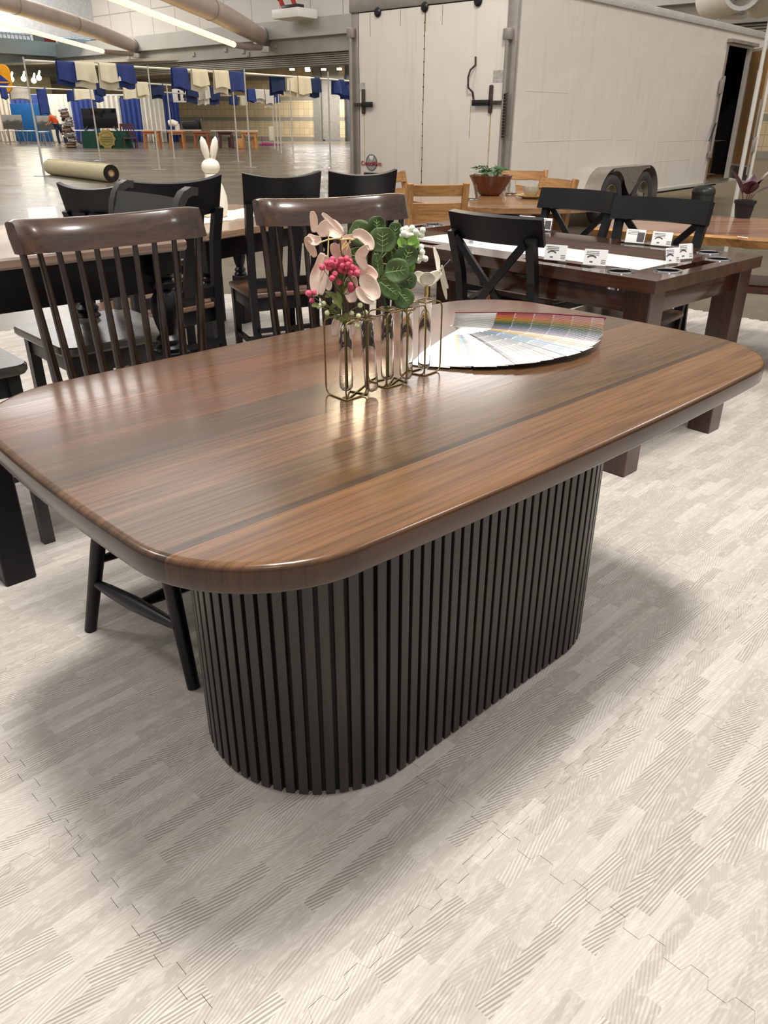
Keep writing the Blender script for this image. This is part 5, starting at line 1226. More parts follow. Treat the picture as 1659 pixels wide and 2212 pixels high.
def bar(pa, pb, za, label):
    a, b = at(*pa, za), at(*pb, za); bm = B(); m = (a+b)/2
    tube(bm, [a-m, b-m], 0.032, 10); solo('cross_bar', bm, BARM, label, 'bar', m, group='cloth bars')
bar((53, 131), (313, 146), HB, 'white front bar from the leftmost upright, carrying four cloths')
bar((313, 146), (530, 159), HB, 'white front bar carrying two blue and two white cloths above the rabbit')
bar((530, 159), (707, 171), HB, 'white front bar with a blue, two white and a blue cloth before the block wall')
bar((707, 171), (764, 176), HB, 'short white front bar reaching the trailer, with crumpled blue cloths')
for a, b, l in (((0, 187), (155, 194), 'white rear bar at the left above the curtains'), ((232, 193), (312, 200), 'white rear bar right of the television'), ((283, 178), (372, 184), 'bright rear bar holding cream and navy cloths'), ((352, 199), (403, 203), 'low rear bar over the restroom sign'), ((470, 205), (533, 209), 'lowest rear bar before the block wall'), ((530, 193), (598, 197), 'rear bar left of the trio of thin uprights')): bar(a, b, HB, l)
BLUE = plain('royal_blue_cloth', '2c3f80', 0.8, var=0.15, scale=5); NAVY = plain('navy_cloth', '1e305a', 0.85, var=0.15, scale=5); CREAM = plain('cream_cloth', 'efe6cb', 0.85, var=0.06, scale=5); OFFW = plain('off_white_cloth', 'd9d4c8', 0.85, var=0.08, scale=5)
EB2 = Vector((0.633, 0.774, 0)); AB2 = math.atan2(EB2.y, EB2.x)
def cloth(x0, x1, yt, yf, yb, m, label, row, fold=0.0):
    P = at((x0+x1)/2, yt+1, HB); a, b = onplane(x0, yt, P, AB2), onplane(x1, yt, P, AB2)
    wd = max(0.15, (b-a).length); c = (a+b)/2; zf = onplane((x0+x1)/2, yf, P, AB2).z; zb = onplane((x0+x1)/2, yb, P, AB2).z
    Lf, Lb = max(0.1, HB-zf), max(0.1, HB-zb); R_ = 0.036; ph = random.uniform(0, 6)
    tot = Lf + pi*R_ + Lb
    def f(u, v):
        x = (u-0.5)*wd; s = v*tot
        if s < Lf: y, z, k = -R_, -Lf + s, (Lf-s)/Lf
        elif s < Lf + pi*R_: t_ = (s-Lf)/R_; y, z, k = -R_*cos(t_), R_*sin(t_), 0
        else: k = (s-Lf-pi*R_)/Lb; y, z = R_, -(s-Lf-pi*R_)
        return (x*(1+0.06*k) + fold*0.25*k*wd, y*(1+0.9*k) + (0.02+fold*0.08)*k*sin(u*9+ph), z + 0.03*k*sin(u*5+ph))
    bm = B(); sheet(bm, f, 12, 24, 0.012)
    solo('folded_cloth', bm, m, label, 'cloth', (c.x, c.y, HB), AB2, row, 60)
random.seed(4)
R1, R2 = 'folded cloths on the front bar', 'folded cloths on the rear bars'
for a in ((121, 163, 134, 175, 185, BLUE, 'blue folded cloth at the left end of the front bar'), (160, 202, 136, 176, 190, CREAM, 'cream folded cloth beside the leftmost blue cloth'), (213, 252, 138, 176, 192, CREAM, 'cream folded cloth third on the front bar, left of a blue one'), (250, 287, 140, 178, 190, BLUE, 'blue folded cloth fourth on the front bar, above the television'),
          (370, 403, 148, 190, 194, BLUE, 'blue rumpled cloth at the left of the middle group on the front bar'), (413, 446, 151, 185, 196, CREAM, 'cream cloth left of the other cream one above the rabbit ears'), (461, 492, 153, 190, 202, CREAM, 'cream cloth right above the rabbit ears, beside a blue one'), (492, 527, 156, 197, 199, BLUE, 'blue cloth just left of the upright by the block wall'),
          (583, 613, 163, 198, 205, NAVY, 'dark blue cloth at the left of the group before the block wall'), (618, 647, 165, 198, 206, CREAM, 'cream cloth left one of the pair before the block wall'), (643, 669, 166, 203, 209, CREAM, 'cream cloth right one of the pair before the block wall'), (665, 690, 168, 199, 210, NAVY, 'dark blue cloth left of the upright nearest the trailer')):
    cloth(*a, R1)
cloth(717, 742, 172, 203, 206, BLUE, 'crumpled blue cloth left of the trailer corner', R1, 0.6); cloth(734, 760, 174, 209, 216, BLUE, 'crumpled blue cloth touching the trailer corner', R1, 1.0)
for a in ((0, 12, 187, 212, 214, BLUE, 'blue cloth cut by the left edge of the photo'), (19, 62, 189, 214, 216, OFFW, 'wide off-white cloth on the rear bar behind the leftmost upright'), (78, 98, 190, 246, 248, BLUE, 'long blue cloth hanging over the blue board'), (143, 162, 193, 218, 219, BLUE, 'small blue cloth left of the open white cloth'), (160, 200, 193, 215, 216, CREAM, 'two-leaved cream cloth above the television'), (205, 222, 176, 206, 207, NAVY, 'dark blue cloth hanging above the television between cream cloths'), (200, 219, 194, 219, 220, BLUE, 'blue cloth just above the television top'),
          (266, 292, 190, 213, 214, CREAM, 'cream cloth on the rear bar above the blue curtain'), (293, 318, 178, 206, 212, CREAM, 'cream cloth on the bright rear bar left of the navy cloth'), (325, 351, 181, 206, 214, NAVY, 'navy cloth on the bright rear bar'), (357, 371, 200, 221, 222, BLUE, 'blue cloth left of the restroom sign'), (402, 425, 185, 209, 223, NAVY, 'dark blue cloth right of the restroom sign'), (425, 438, 187, 215, 226, OFFW, 'off-white cloth between two dark blue ones on the rear bar'), (440, 451, 187, 213, 226, OFFW, 'off-white cloth left of the stepped blue cloth'), (451, 472, 188, 215, 226, NAVY, 'stepped dark blue cloth on the rear bar behind the rabbit ears'),
          (496, 511, 206, 226, 227, BLUE, 'small blue cloth on the lowest rear bar'), (519, 532, 207, 227, 228, CREAM, 'small cream cloth on the lowest rear bar'), (534, 550, 192, 219, 221, BLUE, 'blue cloth behind the upright right of the rabbit'), (550, 569, 193, 214, 222, OFFW, 'off-white cloth in front of the block wall, left of the crumpled one'), (571, 589, 194, 224, 232, OFFW, 'crumpled off-white cloth beside the trio of thin uprights'), (587, 603, 204, 222, 223, BLUE, 'blue cloth hanging just left of the trio of thin uprights')):
    cloth(*a, R2)

# ------------------------------------------------------------------ far booths: curtains, boards, tables, television, people
PC = at(200, 307, GZ); 
WHITEC = plain('white_curtain', 'd8d2c6', 0.85, var=0.06, scale=3); BEIGEC = plain('beige_curtain', 'cdbfae', 0.85, var=0.06, scale=3)
def fp(px, py, Y): return aty(px, py, Y)
CY = PC.y
def curtain(x0, x1, yt, m, label):
    a, b = fp(x0, 300, CY), fp(x1, 300, CY); zt = fp((x0+x1)/2, yt, CY).z; wd = b.x-a.x; n = max(4, int(wd/0.3)); ph = random.uniform(0, 6)
    bm = B(); sheet(bm, lambda u, v: ((u-0.5)*wd, 0.09*sin(u*n*2*pi+ph)*(1-0.5*v), (zt-GZ-0.03)*v + 0.03), n*6, 4, 0.02)
    solo('curtain', bm, m, label, 'curtain', ((a.x+b.x)/2, CY + random.uniform(-0.1, 0.1), GZ), 0, 'booth curtains', 60)
curtain(0, 37, 205, BEIGEC, 'beige curtain at the left edge behind the first landscape picture')
curtain(37, 79, 205, BLUE, 'blue curtain behind the bright blue board, left half')
curtain(79, 113, 204, BLUE, 'blue curtain right of the bright blue board, behind the second picture')
curtain(113, 165, 206, WHITEC, 'white curtain behind the person in orange')
curtain(165, 217, 206, BLUE, 'blue curtain behind the television, left side')
curtain(217, 270, 206, WHITEC, 'white curtain right of the television')
curtain(270, 313, 212, BLUE, 'blue curtain between the two white ones, behind the brown chair')
curtain(313, 361, 206, WHITEC, 'white curtain behind the tan stools')
curtain(362, 393, 205, BLUE, 'narrow blue curtain at the right end of the booths, under the restroom sign')
bm = B(); a, b = fp(0, 205, CY), fp(395, 205, CY); tube(bm, [(a.x, CY+0.12, a.z), (b.x, CY+0.12, a.z)], 0.05, 8); solo('curtain_rod', bm, BARM, 'long white rod carrying the booth curtains', 'bar')
def pxbox(x0, x1, y0, y1, Y, d, m, name, label, cat, group=None, bev=0.01):
    a, b = fp(x0, y1, Y), fp(x1, y0, Y); bm = B(); h = b.z - a.z; wd = b.x-a.x
    z = max(a.z, GZ)
    box(bm, (0, 0, h/2), (wd, d, h), bev); return solo(name, bm, m, label, cat, ((a.x+b.x)/2, Y, z), 0, group)
pxbox(36, 100, 224, 305, 56, 0.06, plain('bright_blue_board', '0f5f9f', 0.6), 'display_board', 'bright blue display board standing behind the leftmost upright', 'board')
PICT = base('grey_landscape', '8d8b88', 0.5); t = NT(PICT)
tcn = t.new('TexCoord'); sp = t.new('SeparateXYZ'); t.l(tcn.outputs['Generated'], sp.inputs[0])
hill = t.math('SUBTRACT', sp.outputs['Z'], t.math('MULTIPLY', t.noise(t.coord((1.5, 1, 1.5)), 1.0, 4), 0.9))
t.l(t.ramp(hill, [(0.0, lin('5d5b58')), (0.12, lin('807e7a')), (0.2, lin('b9b5ae')), (0.6, lin('cfcbc4'))]), t.b.inputs['Base Color'])
def picture(x0, x1, y0, y1, label):
    Y = 52; a, b = fp(x0, y1, Y), fp(x1, y0, Y); t_ = thing('landscape_picture', label, 'picture', ((a.x+b.x)/2, Y, a.z), 0, 'grey landscape pictures')
    wd, h = b.x-a.x, b.z-a.z
    bm = B(); box(bm, (0, 0, h/2), (wd, 0.06, h)); link('panel', bm, PICT, t_, 0)
    bm = B()
    for s in (-1, 1): beam(bm, (s*wd*0.35, 0.08, h*0.3), (s*wd*0.42, 0.25, GZ-a.z), 0.05, 0.05)
    beam(bm, (0, 0.08, h*0.8), (0, 0.6, GZ-a.z), 0.05, 0.05); link('easel_leg', bm, STEEL, t_)
picture(9, 45, 248, 279, 'grey hilly landscape picture on an easel at the far left')
picture(83, 121, 250, 280, 'grey landscape picture with dark hills and pale sky left of the person in orange')
TBW = plain('white_table_plastic', 'efece4', 0.5)
def folding_table(x0, x1, ytop, label):
    p = at((x0+x1)/2, ytop, 0.74); a, b = fp(x0, ytop, p.y), fp(x1, ytop, p.y); wd = b.x-a.x
    t_ = thing('folding_table', label, 'table', (p.x, p.y, GZ), 0, 'white folding tables in the booths')
    bm = B(); box(bm, (0, 0, 0.735), (wd, 0.76, 0.05), 0.015); link('tabletop', bm, TBW, t_)
    for s in (-1, 1):
        bm = B()
        for q in (-0.28, 0.28): tube(bm, [(s*(wd/2-0.25), q, 0.71), (s*(wd/2-0.35), q*1.1, 0.0)], 0.025, 8)
        tube(bm, [(s*(wd/2-0.33), -0.3, 0.12), (s*(wd/2-0.33), 0.3, 0.12)], 0.02, 8); link('leg_frame', bm, STEEL, t_)
folding_table(0, 71, 282, 'white folding table at the left edge below the first picture')
folding_table(88, 101, 284, 'short white folding table behind the leftmost upright')
folding_table(124, 186, 281, 'white folding table behind the person in orange')
folding_table(256, 333, 281, 'white folding table behind the brown slat chair')
folding_table(333, 432, 281, 'white folding table behind the tan stools, black bags on it')
folding_table(457, 555, 282, 'white folding table before the block wall, left of the white bin')
# television on the cloth-covered table
p = at(226, 320, GZ); TYv = p.y
a, b = fp(180, 320, TYv), fp(274, 283, TYv); wd = b.x-a.x
gt = thing('draped_table', 'table under a dark green cloth with a round gold emblem', 'table', ((a.x+b.x)/2, TYv, GZ))
bm = B(); hh = b.z-GZ
sheet(bm, lambda u, v: ((u-0.5)*wd*(0.94+0.06*(1-v)), 0.03*sin(u*25)*(1-v), hh*v), 40, 4, 0.02); box(bm, (0, 0.4, hh-0.012), (wd*0.94, 0.8, 0.024)); 
for s in (-1, 1): sheet(bm, lambda u, v, s=s: (s*wd*0.5*(0.94+0.06*(1-v)), 0.8*u, hh*v), 6, 4, 0.02)
link('table_cloth', bm, plain('dark_green_cloth', '0f3d2c', 0.8, var=0.15, scale=4), gt, 60)
bm = B(); e0 = fp(231, 300, TYv); ex, ez = e0.x-(a.x+b.x)/2, e0.z-GZ
Me = Matrix.Translation((ex, -0.05, ez)) @ RX90
lathe(bm, [(0.40, 0), (0.43, 0.01), (0.43, 0.02), (0.34, 0.02)], 24, (0, 0, 0), Me)
for k in range(10): a_ = k*2*pi/10; box(bm, (0.40*cos(a_), 0.40*sin(a_), 0.015), (0.14, 0.14, 0.02), 0.02, Me)
link('emblem', bm, plain('gold_print', 'a08a4c', 0.6), gt)
bm = B()
for k, (w_, z_) in enumerate(((0.5, 0.08), (0.56, -0.02), (0.46, -0.12))): box(bm, (0, z_, 0.026), (w_, 0.05, 0.012), 0, Me)
lathe(bm, [(0.3, 0.021), (0.32, 0.021), (0.32, 0.028), (0.3, 0.028)], 24, (0, 0, 0), Me, closed=True); link('emblem_print', bm, plain('dark_gold_print', '6b6a38', 0.6), gt)
a, b = fp(181, 277, TYv+0.4), fp(250, 234, TYv+0.4); tv = thing('television', 'large black television on the green-draped table', 'television', ((a.x+b.x)/2, TYv+0.4, GZ + hh))
bm = B(); h0 = a.z-GZ-hh; box(bm, (0, 0, h0+(b.z-a.z)/2), (b.x-a.x, 0.06, b.z-a.z), 0.015); link('screen', bm, plain('dark_screen', '0a0b0f', 0.12, var=0.0), tv)
bm = B()
for s in (-1, 1): beam(bm, (s*0.7, 0, h0+0.1), (s*0.8, -0.15, 0.0), 0.05, 0.05); beam(bm, (s*0.7, 0, h0+0.1), (s*0.8, 0.2, 0.0), 0.05, 0.05)
link('stand_foot', bm, BLACKM, tv)
for px, wd_, c, l in ((230, 0.35, 'd9a070', 'orange'), (245, 0.3, 'e9e4d8', 'white'), (197, 0.3, 'dcd8cc', 'pale')):
    q = fp(px, 283, TYv+0.12); bm = B(); box(bm, (0, 0, 0.03), (wd_, 0.2, 0.06), 0.01); solo('leaflet_stack', bm, plain('leaflet_%s' % l, c, 0.7), 'small %s stack of leaflets on the green-draped table' % l, 'leaflets', (q.x, q.y, GZ+hh), 0, 'leaflets on the green table')
# wooden stools and chair on show
def show_stool(x0, x1, yt, yb, m, m2, label):
    p = at((x0+x1)/2, yb, GZ); a, b = fp(x0, yb, p.y), fp(x1, yt, p.y); wd, h = b.x-a.x, b.z-GZ
    t_ = thing('display_stool', label, 'stool', (p.x, p.y, GZ), 0, 'wooden stools on show before the booths')
    bm = B(); box(bm, (0, 0.2, h-0.04), (wd, 0.55, 0.08), 0.01); box(bm, (0, 0.2, h-0.13), (wd*0.86, 0.45, 0.09)); link('seat', bm, m, t_)
    for sx in (-1, 1):
        for sy in (0.0, 0.4): bm = B(); beam(bm, (sx*(wd/2-0.06), sy, 0), (sx*(wd/2-0.09), sy, h-0.08), 0.08, 0.08); link('leg', bm, m, t_)
    bm = B(); box(bm, (wd*0.25, 0.42, h*0.34), (wd*0.36, 0.04, h*0.62)); link('side_panel', bm, m2, t_)
O1 = plain('orange_brown_wood', 'b0713f', 0.5); O2 = plain('brown_panel_wood', '8a5630', 0.5); D1_ = plain('dark_red_wood', '4a2420', 0.4); RB_ = plain('red_brown_wood', '93502f', 0.5); Y1 = plain('honey_wood', 'c98e4e', 0.5)
show_stool(313, 345, 282, 320, O1, O2, 'orange-brown wooden stool, leftmost of the row before the booths')
show_stool(368, 398, 283, 320, O1, O2, 'orange-brown wooden stool under the white fan, second in the row')
show_stool(421, 452, 284, 320, RB_, O2, 'red-brown wooden stool third in the row, left of the rabbit ears')
show_stool(474, 503, 284, 321, D1_, D1_, 'dark red wooden stool right of the rabbit ears')
show_stool(524, 555, 284, 321, Y1, Y1, 'honey-coloured wooden stool, rightmost of the row')
pxbox(515, 525, 299, 321, 44, 0.4, Y1, 'honey_box', 'narrow honey wood box between the dark red and the honey stool', 'box')
q = at(282, 320, GZ); a, b = fp(267, 320, q.y), fp(297, 267, q.y); sc_ = (b.z-GZ)
ch = thing('slat_chair', 'red-brown slat-back chair right of the green-draped table', 'chair', (q.x, q.y, GZ), rad(25))
wd = (b.x-a.x)*0.8; bm = B(); box(bm, (0, 0, sc_*0.4), (wd, wd*0.9, 0.07), 0.01); link('seat', bm, D1_, ch)
for sx in (-1, 1):
    bm = B(); beam(bm, (sx*wd*0.45, wd*0.42, 0), (sx*wd*0.45, wd*0.5, sc_), 0.06, 0.06); link('leg', bm, D1_, ch)
    bm = B(); beam(bm, (sx*wd*0.45, -wd*0.42, 0), (sx*wd*0.45, -wd*0.42, sc_*0.4), 0.06, 0.06); link('leg', bm, D1_, ch)
for z, hh_ in ((sc_*0.93, 0.14), (sc_*0.55, 0.08)): bm = B(); box(bm, (0, wd*0.48, z), (wd*0.9, 0.04, hh_)); link('back_rail', bm, D1_, ch)
for k in range(4): bm = B(); box(bm, (wd*(-0.27+0.18*k), wd*0.47, sc_*0.74), (0.05, 0.03, sc_*0.36)); link('back_slat', bm, D1_, ch)
# small far things
pxbox(396, 428, 262, 279, 47, 0.6, plain('black_bag', '141416', 0.7, var=0.2), 'equipment_bag', 'black equipment bag heaped on the booth table under the restroom sign', 'bag', bev=0.12)
pxbox(424, 434, 256, 279, 47.3, 0.2, BLACKM, 'speaker_box', 'small black box standing right of the black bag', 'speaker', bev=0.02)
a = fp(376, 279, 46.5); fn = thing('white_fan', 'white rounded appliance on a short neck on the booth table, above the second stool', 'appliance', (a.x, 46.5, 0.76+GZ))
bm = B(); tube(bm, [(-0.25, 0, 0.42), (-0.05, 0, 0.44), (0.22, 0, 0.36)], [0.14, 0.17, 0.14], 12); link('head', bm, plain('cream_plastic', 'e9e0c8', 0.5), fn); bm = B(); tube(bm, [(0.2, 0, 0.0), (0.2, 0, 0.4)], [0.16, 0.12], 12); link('neck', bm, plain('cream_plastic_neck', 'd8d0ba', 0.5), fn)
pxbox(583, 591, 273, 304, 52, 0.5, plain('cream_bin', 'e4dcc4', 0.6), 'tall_bin', 'tall cream bin against the block wall beside the three thin uprights', 'bin', bev=0.03)
a = at(578, 314, GZ); bm = B(); tube(bm, [(-0.5, 0, 0.03), (-0.2, 0.1, 0.06), (0.1, -0.05, 0.05), (0.55, 0.05, 0.03), (0.9, 0, 0.03)], [0.03, 0.09, 0.1, 0.05, 0.03], 8); tube(bm, [(-0.3, 0, 0.05), (-0.32, 0, 0.5)], 0.025, 6); solo('magenta_cord_heap', bm, plain('magenta_plastic', '96306e', 0.5), 'small magenta heap of cord lying on the far concrete floor', 'cord', (a.x, a.y, GZ))
# restroom sign with the two figures
a = fp(393, 206, 50.5); sg = thing('restroom_sign', 'white restroom sign with man and woman figures above the booths', 'sign', (a.x, 50.5, a.z))
bm = B(); box(bm, (0, 0, 0), (1.1, 0.06, 0.72), 0.02); link('sign_panel', bm, WHITEM, sg)
for s in (-1, 1):
    bm = B(); x = s*0.16; cyl(bm, (x, -0.035, 0.2), 0.055, 0.02, 12, RX90)
    if s < 0: box(bm, (x, -0.035, 0.03), (0.15, 0.02, 0.24)); box(bm, (x-0.035, -0.035, -0.17), (0.06, 0.02, 0.2)); box(bm, (x+0.035, -0.035, -0.17), (0.06, 0.02, 0.2))
    else: beam(bm, (x, -0.035, 0.14), (x, -0.035, -0.12), 0.08, 0.02, (1, 0, 0), 0.22, 0.02); box(bm, (x-0.03, -0.035, -0.2), (0.05, 0.02, 0.16)); box(bm, (x+0.03, -0.035, -0.2), (0.05, 0.02, 0.16))
    link('pictogram', bm, BLACKM, sg)
# orange hanging sign with the blue diamond
a, b = fp(-14, 200, 40), fp(19, 139, 40); hs = thing('hanging_sign', 'rounded golden-orange sign with a blue diamond at the left edge', 'sign', (b.x-0.8, 40, (a.z+b.z)/2))
h2 = (b.z-a.z)/2; bm = B(); slab(bm, rounded(0.8, h2, 0.3, 6), [(0.02, -0.04), (0, 0), (0.02, 0.04)], RX90); link('sign_panel', bm, plain('golden_orange', 'e0970c', 0.5), hs)
bm = B(); slab(bm, [(0, -0.4), (0.5, 0), (0, 0.4), (-0.5, 0)], [(0, 0.04), (0, 0.06)], Matrix.Translation((0.22, 0, -0.15)) @ RX90); d_ = link('diamond', bm, plain('sign_blue', '24357f', 0.5), hs)
bm = B(); box(bm, (0.22, -0.064, -0.15), (0.95, 0.006, 0.06)); link('stripe', bm, plain('sign_stripe', 'e0970c', 0.5), hs)
bm = B(); tube(bm, [(0.3, 0, h2), (0.3, 0, 12)], 0.02, 6); tube(bm, [(-0.3, 0, h2), (-0.3, 0, 12)], 0.02, 6); link('hanging_wire', bm, STEEL, hs)
for px, py, l in ((25, 171, 'just right of the orange sign'), (51, 170, 'behind the leftmost upright'), (73, 174, 'lower one right of the leftmost upright'), (84, 168, 'upper one right of the leftmost upright')):
    q = fp(px, py, 57); pl_ = bpy.data.lights.new('spot_lamp', 'POINT'); pl_.energy = 45; pl_.color = (1, 0.93, 0.7); pl_.shadow_soft_size = 0.3; po_ = bpy.data.objects.new('spot_lamp', pl_); po_.location = (q.x, q.y-0.8, q.z-0.4); COL.objects.link(po_)
    bm = B(); ball(bm, (0, 0, 0), 0.16, 8); beam(bm, (0, 0, 0.1), (0, 0.3, 0.4), 0.08, 0.08); solo('spotlight', bm, emit('spot_glow', 'fff3c4', 8), 'small glowing spotlight on the cream wall, %s' % l, 'light', q, 0, 'spotlights on the cream wall')
# carpet roll
a, b = at(112, 377, GZ), at(243, 394, GZ); cr = thing('carpet_roll', 'cream carpet roll with dark core lying on the concrete floor', 'roll', a)
d = (b-a); Lr = d.length; d.normalize(); MX = frame(Vector((0, 0, 0.19)), Vector((-d.y, d.x, 0)), Vector((0, 0, 1)), d)
bm = B(); lathe(bm, [(0.10, -0.005), (0.188, 0.0), (0.19, 0.02), (0.19, Lr-0.02), (0.188, Lr)], 32, (0, 0, 0), MX); box(bm, (0.0, 0.19, Lr/2), (0.09, 0.012, Lr), 0.003, MX); link('rolled_carpet', bm, plain('cream_carpet', 'e6d9b2', 0.9, var=0.1, scale=20), cr)
bm = B(); lathe(bm, [(0.188, Lr), (0.19, Lr+0.004), (0.08, Lr+0.004), (0.08, Lr-0.1)], 32, (0, 0, 0), MX); link('dark_backing', bm, plain('black_backing', '25221c', 0.9), cr)
bm = B(); lathe(bm, [(0.08, Lr-0.2), (0.08, Lr+0.006), (0.055, Lr+0.006), (0.055, Lr-0.2)], 24, (0, 0, 0), MX, closed=True); link('cardboard_core', bm, plain('core_card', '9c6b46', 0.8), cr)
# clear plastic sheet on the floor
q = [at(59, 450, GZ), at(120, 447, GZ), at(126, 476, GZ), at(64, 479, GZ)]; bm = B()
vs = [bm.verts.new((v.x, v.y, GZ+0.003)) for v in q]; f = bm.faces.new(list(reversed(vs)) if (q[1]-q[0]).cross(q[2]-q[1]).z < 0 else vs); ex = bmesh.ops.extrude_face_region(bm, geom=[f]); bmesh.ops.translate(bm, vec=(0, 0, 0.004), verts=[g for g in ex['geom'] if isinstance(g, bmesh.types.BMVert)])
solo('plastic_sheet', bm, plain('milky_plastic', 'c9c4ba', 0.25, var=0.05), 'pale plastic sheet lying on the concrete floor left of the black chair', 'sheet')

# ------------------------------------------------------------------ people far away
def skin_body(name, verts, edges, radii, m, parent, sub=1):
    me = bpy.data.meshes.new(name); me.from_pydata([Vector(v) for v in verts], edges, []); o = bpy.data.objects.new(name, me); COL.objects.link(o)
    o.parent = parent; me.materials.append(m)
    sk = o.modifiers.new('skin', 'SKIN')
    for i, r in enumerate(radii):
        sv = me.skin_vertices[0].data[i]; sv.radius = (r, r) if not isinstance(r, tuple) else r; sv.use_root = (i == 0)
    sk.use_smooth_shade = True
    ss = o.modifiers.new('sub', 'SUBSURF'); ss.levels = sub; ss.render_levels = sub
    bpy.context.view_layer.update(); dg = bpy.context.evaluated_depsgraph_get()
    m2 = bpy.data.meshes.new_from_object(o.evaluated_get(dg)); o.modifiers.clear(); o.data = m2; m2.name = name
    if not m2.materials: m2.materials.append(m)
    return o
SKINM = plain('skin_tone', 'b98a6c', 0.6, var=0.05); JEANS = plain('dark_denim', '2a3350', 0.8); ORNG = plain('orange_shirt', 'ee5a1c', 0.7, var=0.1)
q = fp(131, 309, 50); H0 = GZ
k = 1.06
def person(label, loc, V, E_, R_, kk):
    t_ = thing('person', label, 'person', loc); b_ = skin_body('body', [tuple(c*kk for c in v) for v in V], E_, [tuple(c*kk for c in r) if isinstance(r, tuple) else r*kk for r in R_], SKINM, t_); return t_
# bent forward to the left, one leg stretched behind
V1 = [(0.0, 0, 0.98), (-0.10, 0, 1.2), (-0.22, 0, 1.42), (-0.30, 0, 1.52), (-0.40, 0, 1.60), (-0.43, 0, 1.68),
      (-0.02, -0.1, 0.93), (-0.06, -0.1, 0.5), (-0.02, -0.1, 0.07), (-0.14, -0.1, 0.03),
      (0.03, 0.1, 0.93), (0.2, 0.1, 0.52), (0.42, 0.1, 0.09), (0.32, 0.1, 0.03),
      (-0.24, -0.18, 1.42), (-0.34, -0.22, 1.16), (-0.52, -0.2, 1.02), (-0.60, -0.2, 1.0),
      (-0.24, 0.18, 1.42), (-0.36, 0.22, 1.16), (-0.54, 0.2, 1.04), (-0.62, 0.2, 1.02)]
E1 = [(0, 1), (1, 2), (2, 3), (3, 4), (4, 5), (0, 6), (6, 7), (7, 8), (8, 9), (0, 10), (10, 11), (11, 12), (12, 13), (2, 14), (14, 15), (15, 16), (16, 17), (2, 18), (18, 19), (19, 20), (20, 21)]
R1_ = [(0.13, 0.15), (0.12, 0.15), (0.13, 0.16), 0.06, 0.095, 0.09, 0.085, 0.06, 0.045, 0.04, 0.085, 0.06, 0.045, 0.04, 0.055, 0.042, 0.034, 0.035, 0.055, 0.042, 0.034, 0.035]
P1 = person('person in an orange shirt and cap bending forward beside the television', (q.x, 50, GZ), V1, E1, R1_, k)
skin_body('orange_shirt', [tuple(c*k for c in V1[i]) for i in (0, 1, 2, 14, 15, 18, 19)], [(0, 1), (1, 2), (2, 3), (3, 4), (2, 5), (5, 6)], [(0.16*k, 0.18*k), (0.15*k, 0.18*k), (0.15*k, 0.19*k), 0.085*k, 0.065*k, 0.085*k, 0.065*k], ORNG, P1)
skin_body('trousers', [tuple(c*k for c in V1[i]) for i in (0, 6, 7, 8, 10, 11, 12)], [(0, 1), (1, 2), (2, 3), (0, 4), (4, 5), (5, 6)], [(0.145*k, 0.165*k), 0.105*k, 0.08*k, 0.065*k, 0.105*k, 0.08*k, 0.065*k], JEANS, P1)
bm = B(); lathe(bm, [(0.125*k, -0.02), (0.12*k, 0.06), (0.08*k, 0.11), (0, 0.125)], 16, (-0.42*k, 0, 1.70*k)); box(bm, (-0.58*k, 0, 1.69*k), (0.16, 0.16, 0.02), 0.008); link('cap', bm, plain('dark_cap', '3a3028', 0.8), P1)
bm = B(); ball(bm, (-0.535*k, 0, 1.62*k), 0.028, 6); ball(bm, (-0.505*k, 0, 1.565*k), 0.024, 6, (1, 1.5, 0.5)); link('face', bm, SKINM, P1)
# crouching second person behind the scrap sculpture
q2 = fp(152, 309, 49); V2 = [(0.1, 0, 0.5), (0.05, 0, 0.75), (-0.05, 0, 0.98), (-0.1, 0, 1.1), (-0.14, 0, 1.2), (-0.15, 0, 1.28), (0.1, -0.1, 0.48), (-0.25, -0.14, 0.6), (-0.2, -0.12, 0.08), (-0.32, -0.12, 0.04), (0.1, 0.1, 0.48), (0.4, 0.14, 0.28), (0.62, 0.12, 0.09), (0.58, 0.12, 0.03), (-0.05, -0.18, 0.96), (-0.12, -0.24, 0.72), (-0.3, -0.2, 0.62), (-0.05, 0.18, 0.96), (0.1, 0.24, 0.74), (0.25, 0.2, 0.66)]
E2_ = [(0, 1), (1, 2), (2, 3), (3, 4), (4, 5), (0, 6), (6, 7), (7, 8), (8, 9), (0, 10), (10, 11), (11, 12), (12, 13), (2, 14), (14, 15), (15, 16), (2, 17), (17, 18), (18, 19)]
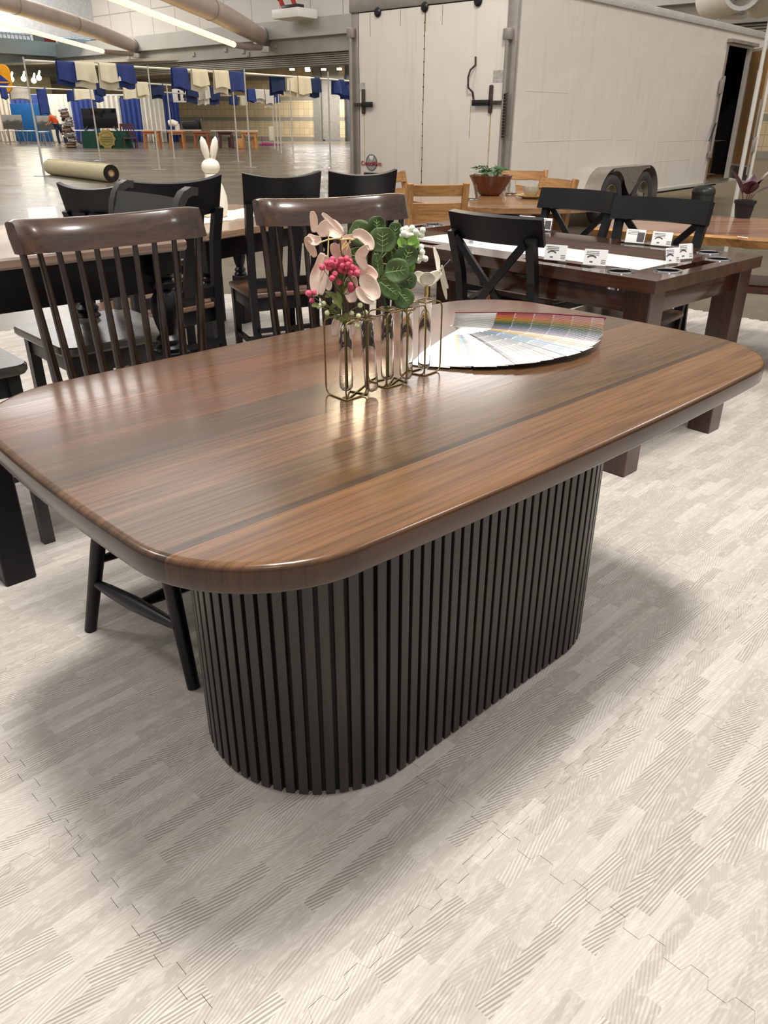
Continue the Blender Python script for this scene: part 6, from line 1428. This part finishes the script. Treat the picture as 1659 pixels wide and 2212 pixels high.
R2_ = [(0.13, 0.15), (0.12, 0.15), (0.13, 0.16), 0.06, 0.095, 0.09, 0.085, 0.06, 0.045, 0.04, 0.085, 0.06, 0.045, 0.04, 0.055, 0.042, 0.035, 0.055, 0.042, 0.035]
P2 = person('person in dark clothes crouching right of the person in orange', (q2.x, 49, GZ), V2, E2_, R2_, 1.05)
DKS = plain('black_sweater', '1a1a1e', 0.8)
skin_body('dark_jacket', [tuple(c*1.05 for c in V2[i]) for i in (0, 1, 2, 14, 15, 16, 17, 18, 19)], [(0, 1), (1, 2), (2, 3), (3, 4), (4, 5), (2, 6), (6, 7), (7, 8)], [(0.165, 0.185), (0.155, 0.185), (0.155, 0.19), 0.085, 0.065, 0.05, 0.085, 0.065, 0.05], DKS, P2)
skin_body('trousers', [tuple(c*1.05 for c in V2[i]) for i in (0, 6, 7, 8, 10, 11, 12)], [(0, 1), (1, 2), (2, 3), (0, 4), (4, 5), (5, 6)], [(0.15, 0.17), 0.11, 0.085, 0.065, 0.11, 0.085, 0.065], JEANS, P2)
bm = B(); ball(bm, (-0.155*1.05, 0.01, 1.29*1.05), 0.118, 10); link('hair', bm, plain('dark_hair', '1c1512', 0.8), P2)
q3 = fp(161, 319, 45.5); ss_ = thing('scrap_sculpture', 'stacked silvery scrap-metal sculpture in front of the booth table', 'sculpture', (q3.x, 45.5, GZ))
random.seed(9); MIRR = plain('bright_scrap_metal', 'c9c6c0', 0.25, 0.9, var=0.3, scale=6)
for k_, (z, s) in enumerate(((0.12, 0.32), (0.38, 0.24), (0.62, 0.36), (0.9, 0.26), (1.12, 0.3), (1.36, 0.22), (1.56, 0.26), (1.76, 0.22))):
    bm = B(); cx = -0.15 + 0.12*sin(k_*1.7)
    lathe(bm, [(s*0.6, -0.13), (s, -0.06), (s*0.7, 0.02), (s*0.95, 0.08), (s*0.5, 0.14)], 14, (cx, 0, z)); box(bm, (cx + random.uniform(-.2, .2), -0.1, z), (0.2, 0.14, 0.12), 0.02, None); link('scrap_piece', bm, MIRR if k_ % 3 else plain('rust_scrap', '8a7460', 0.6, 0.4), ss_)
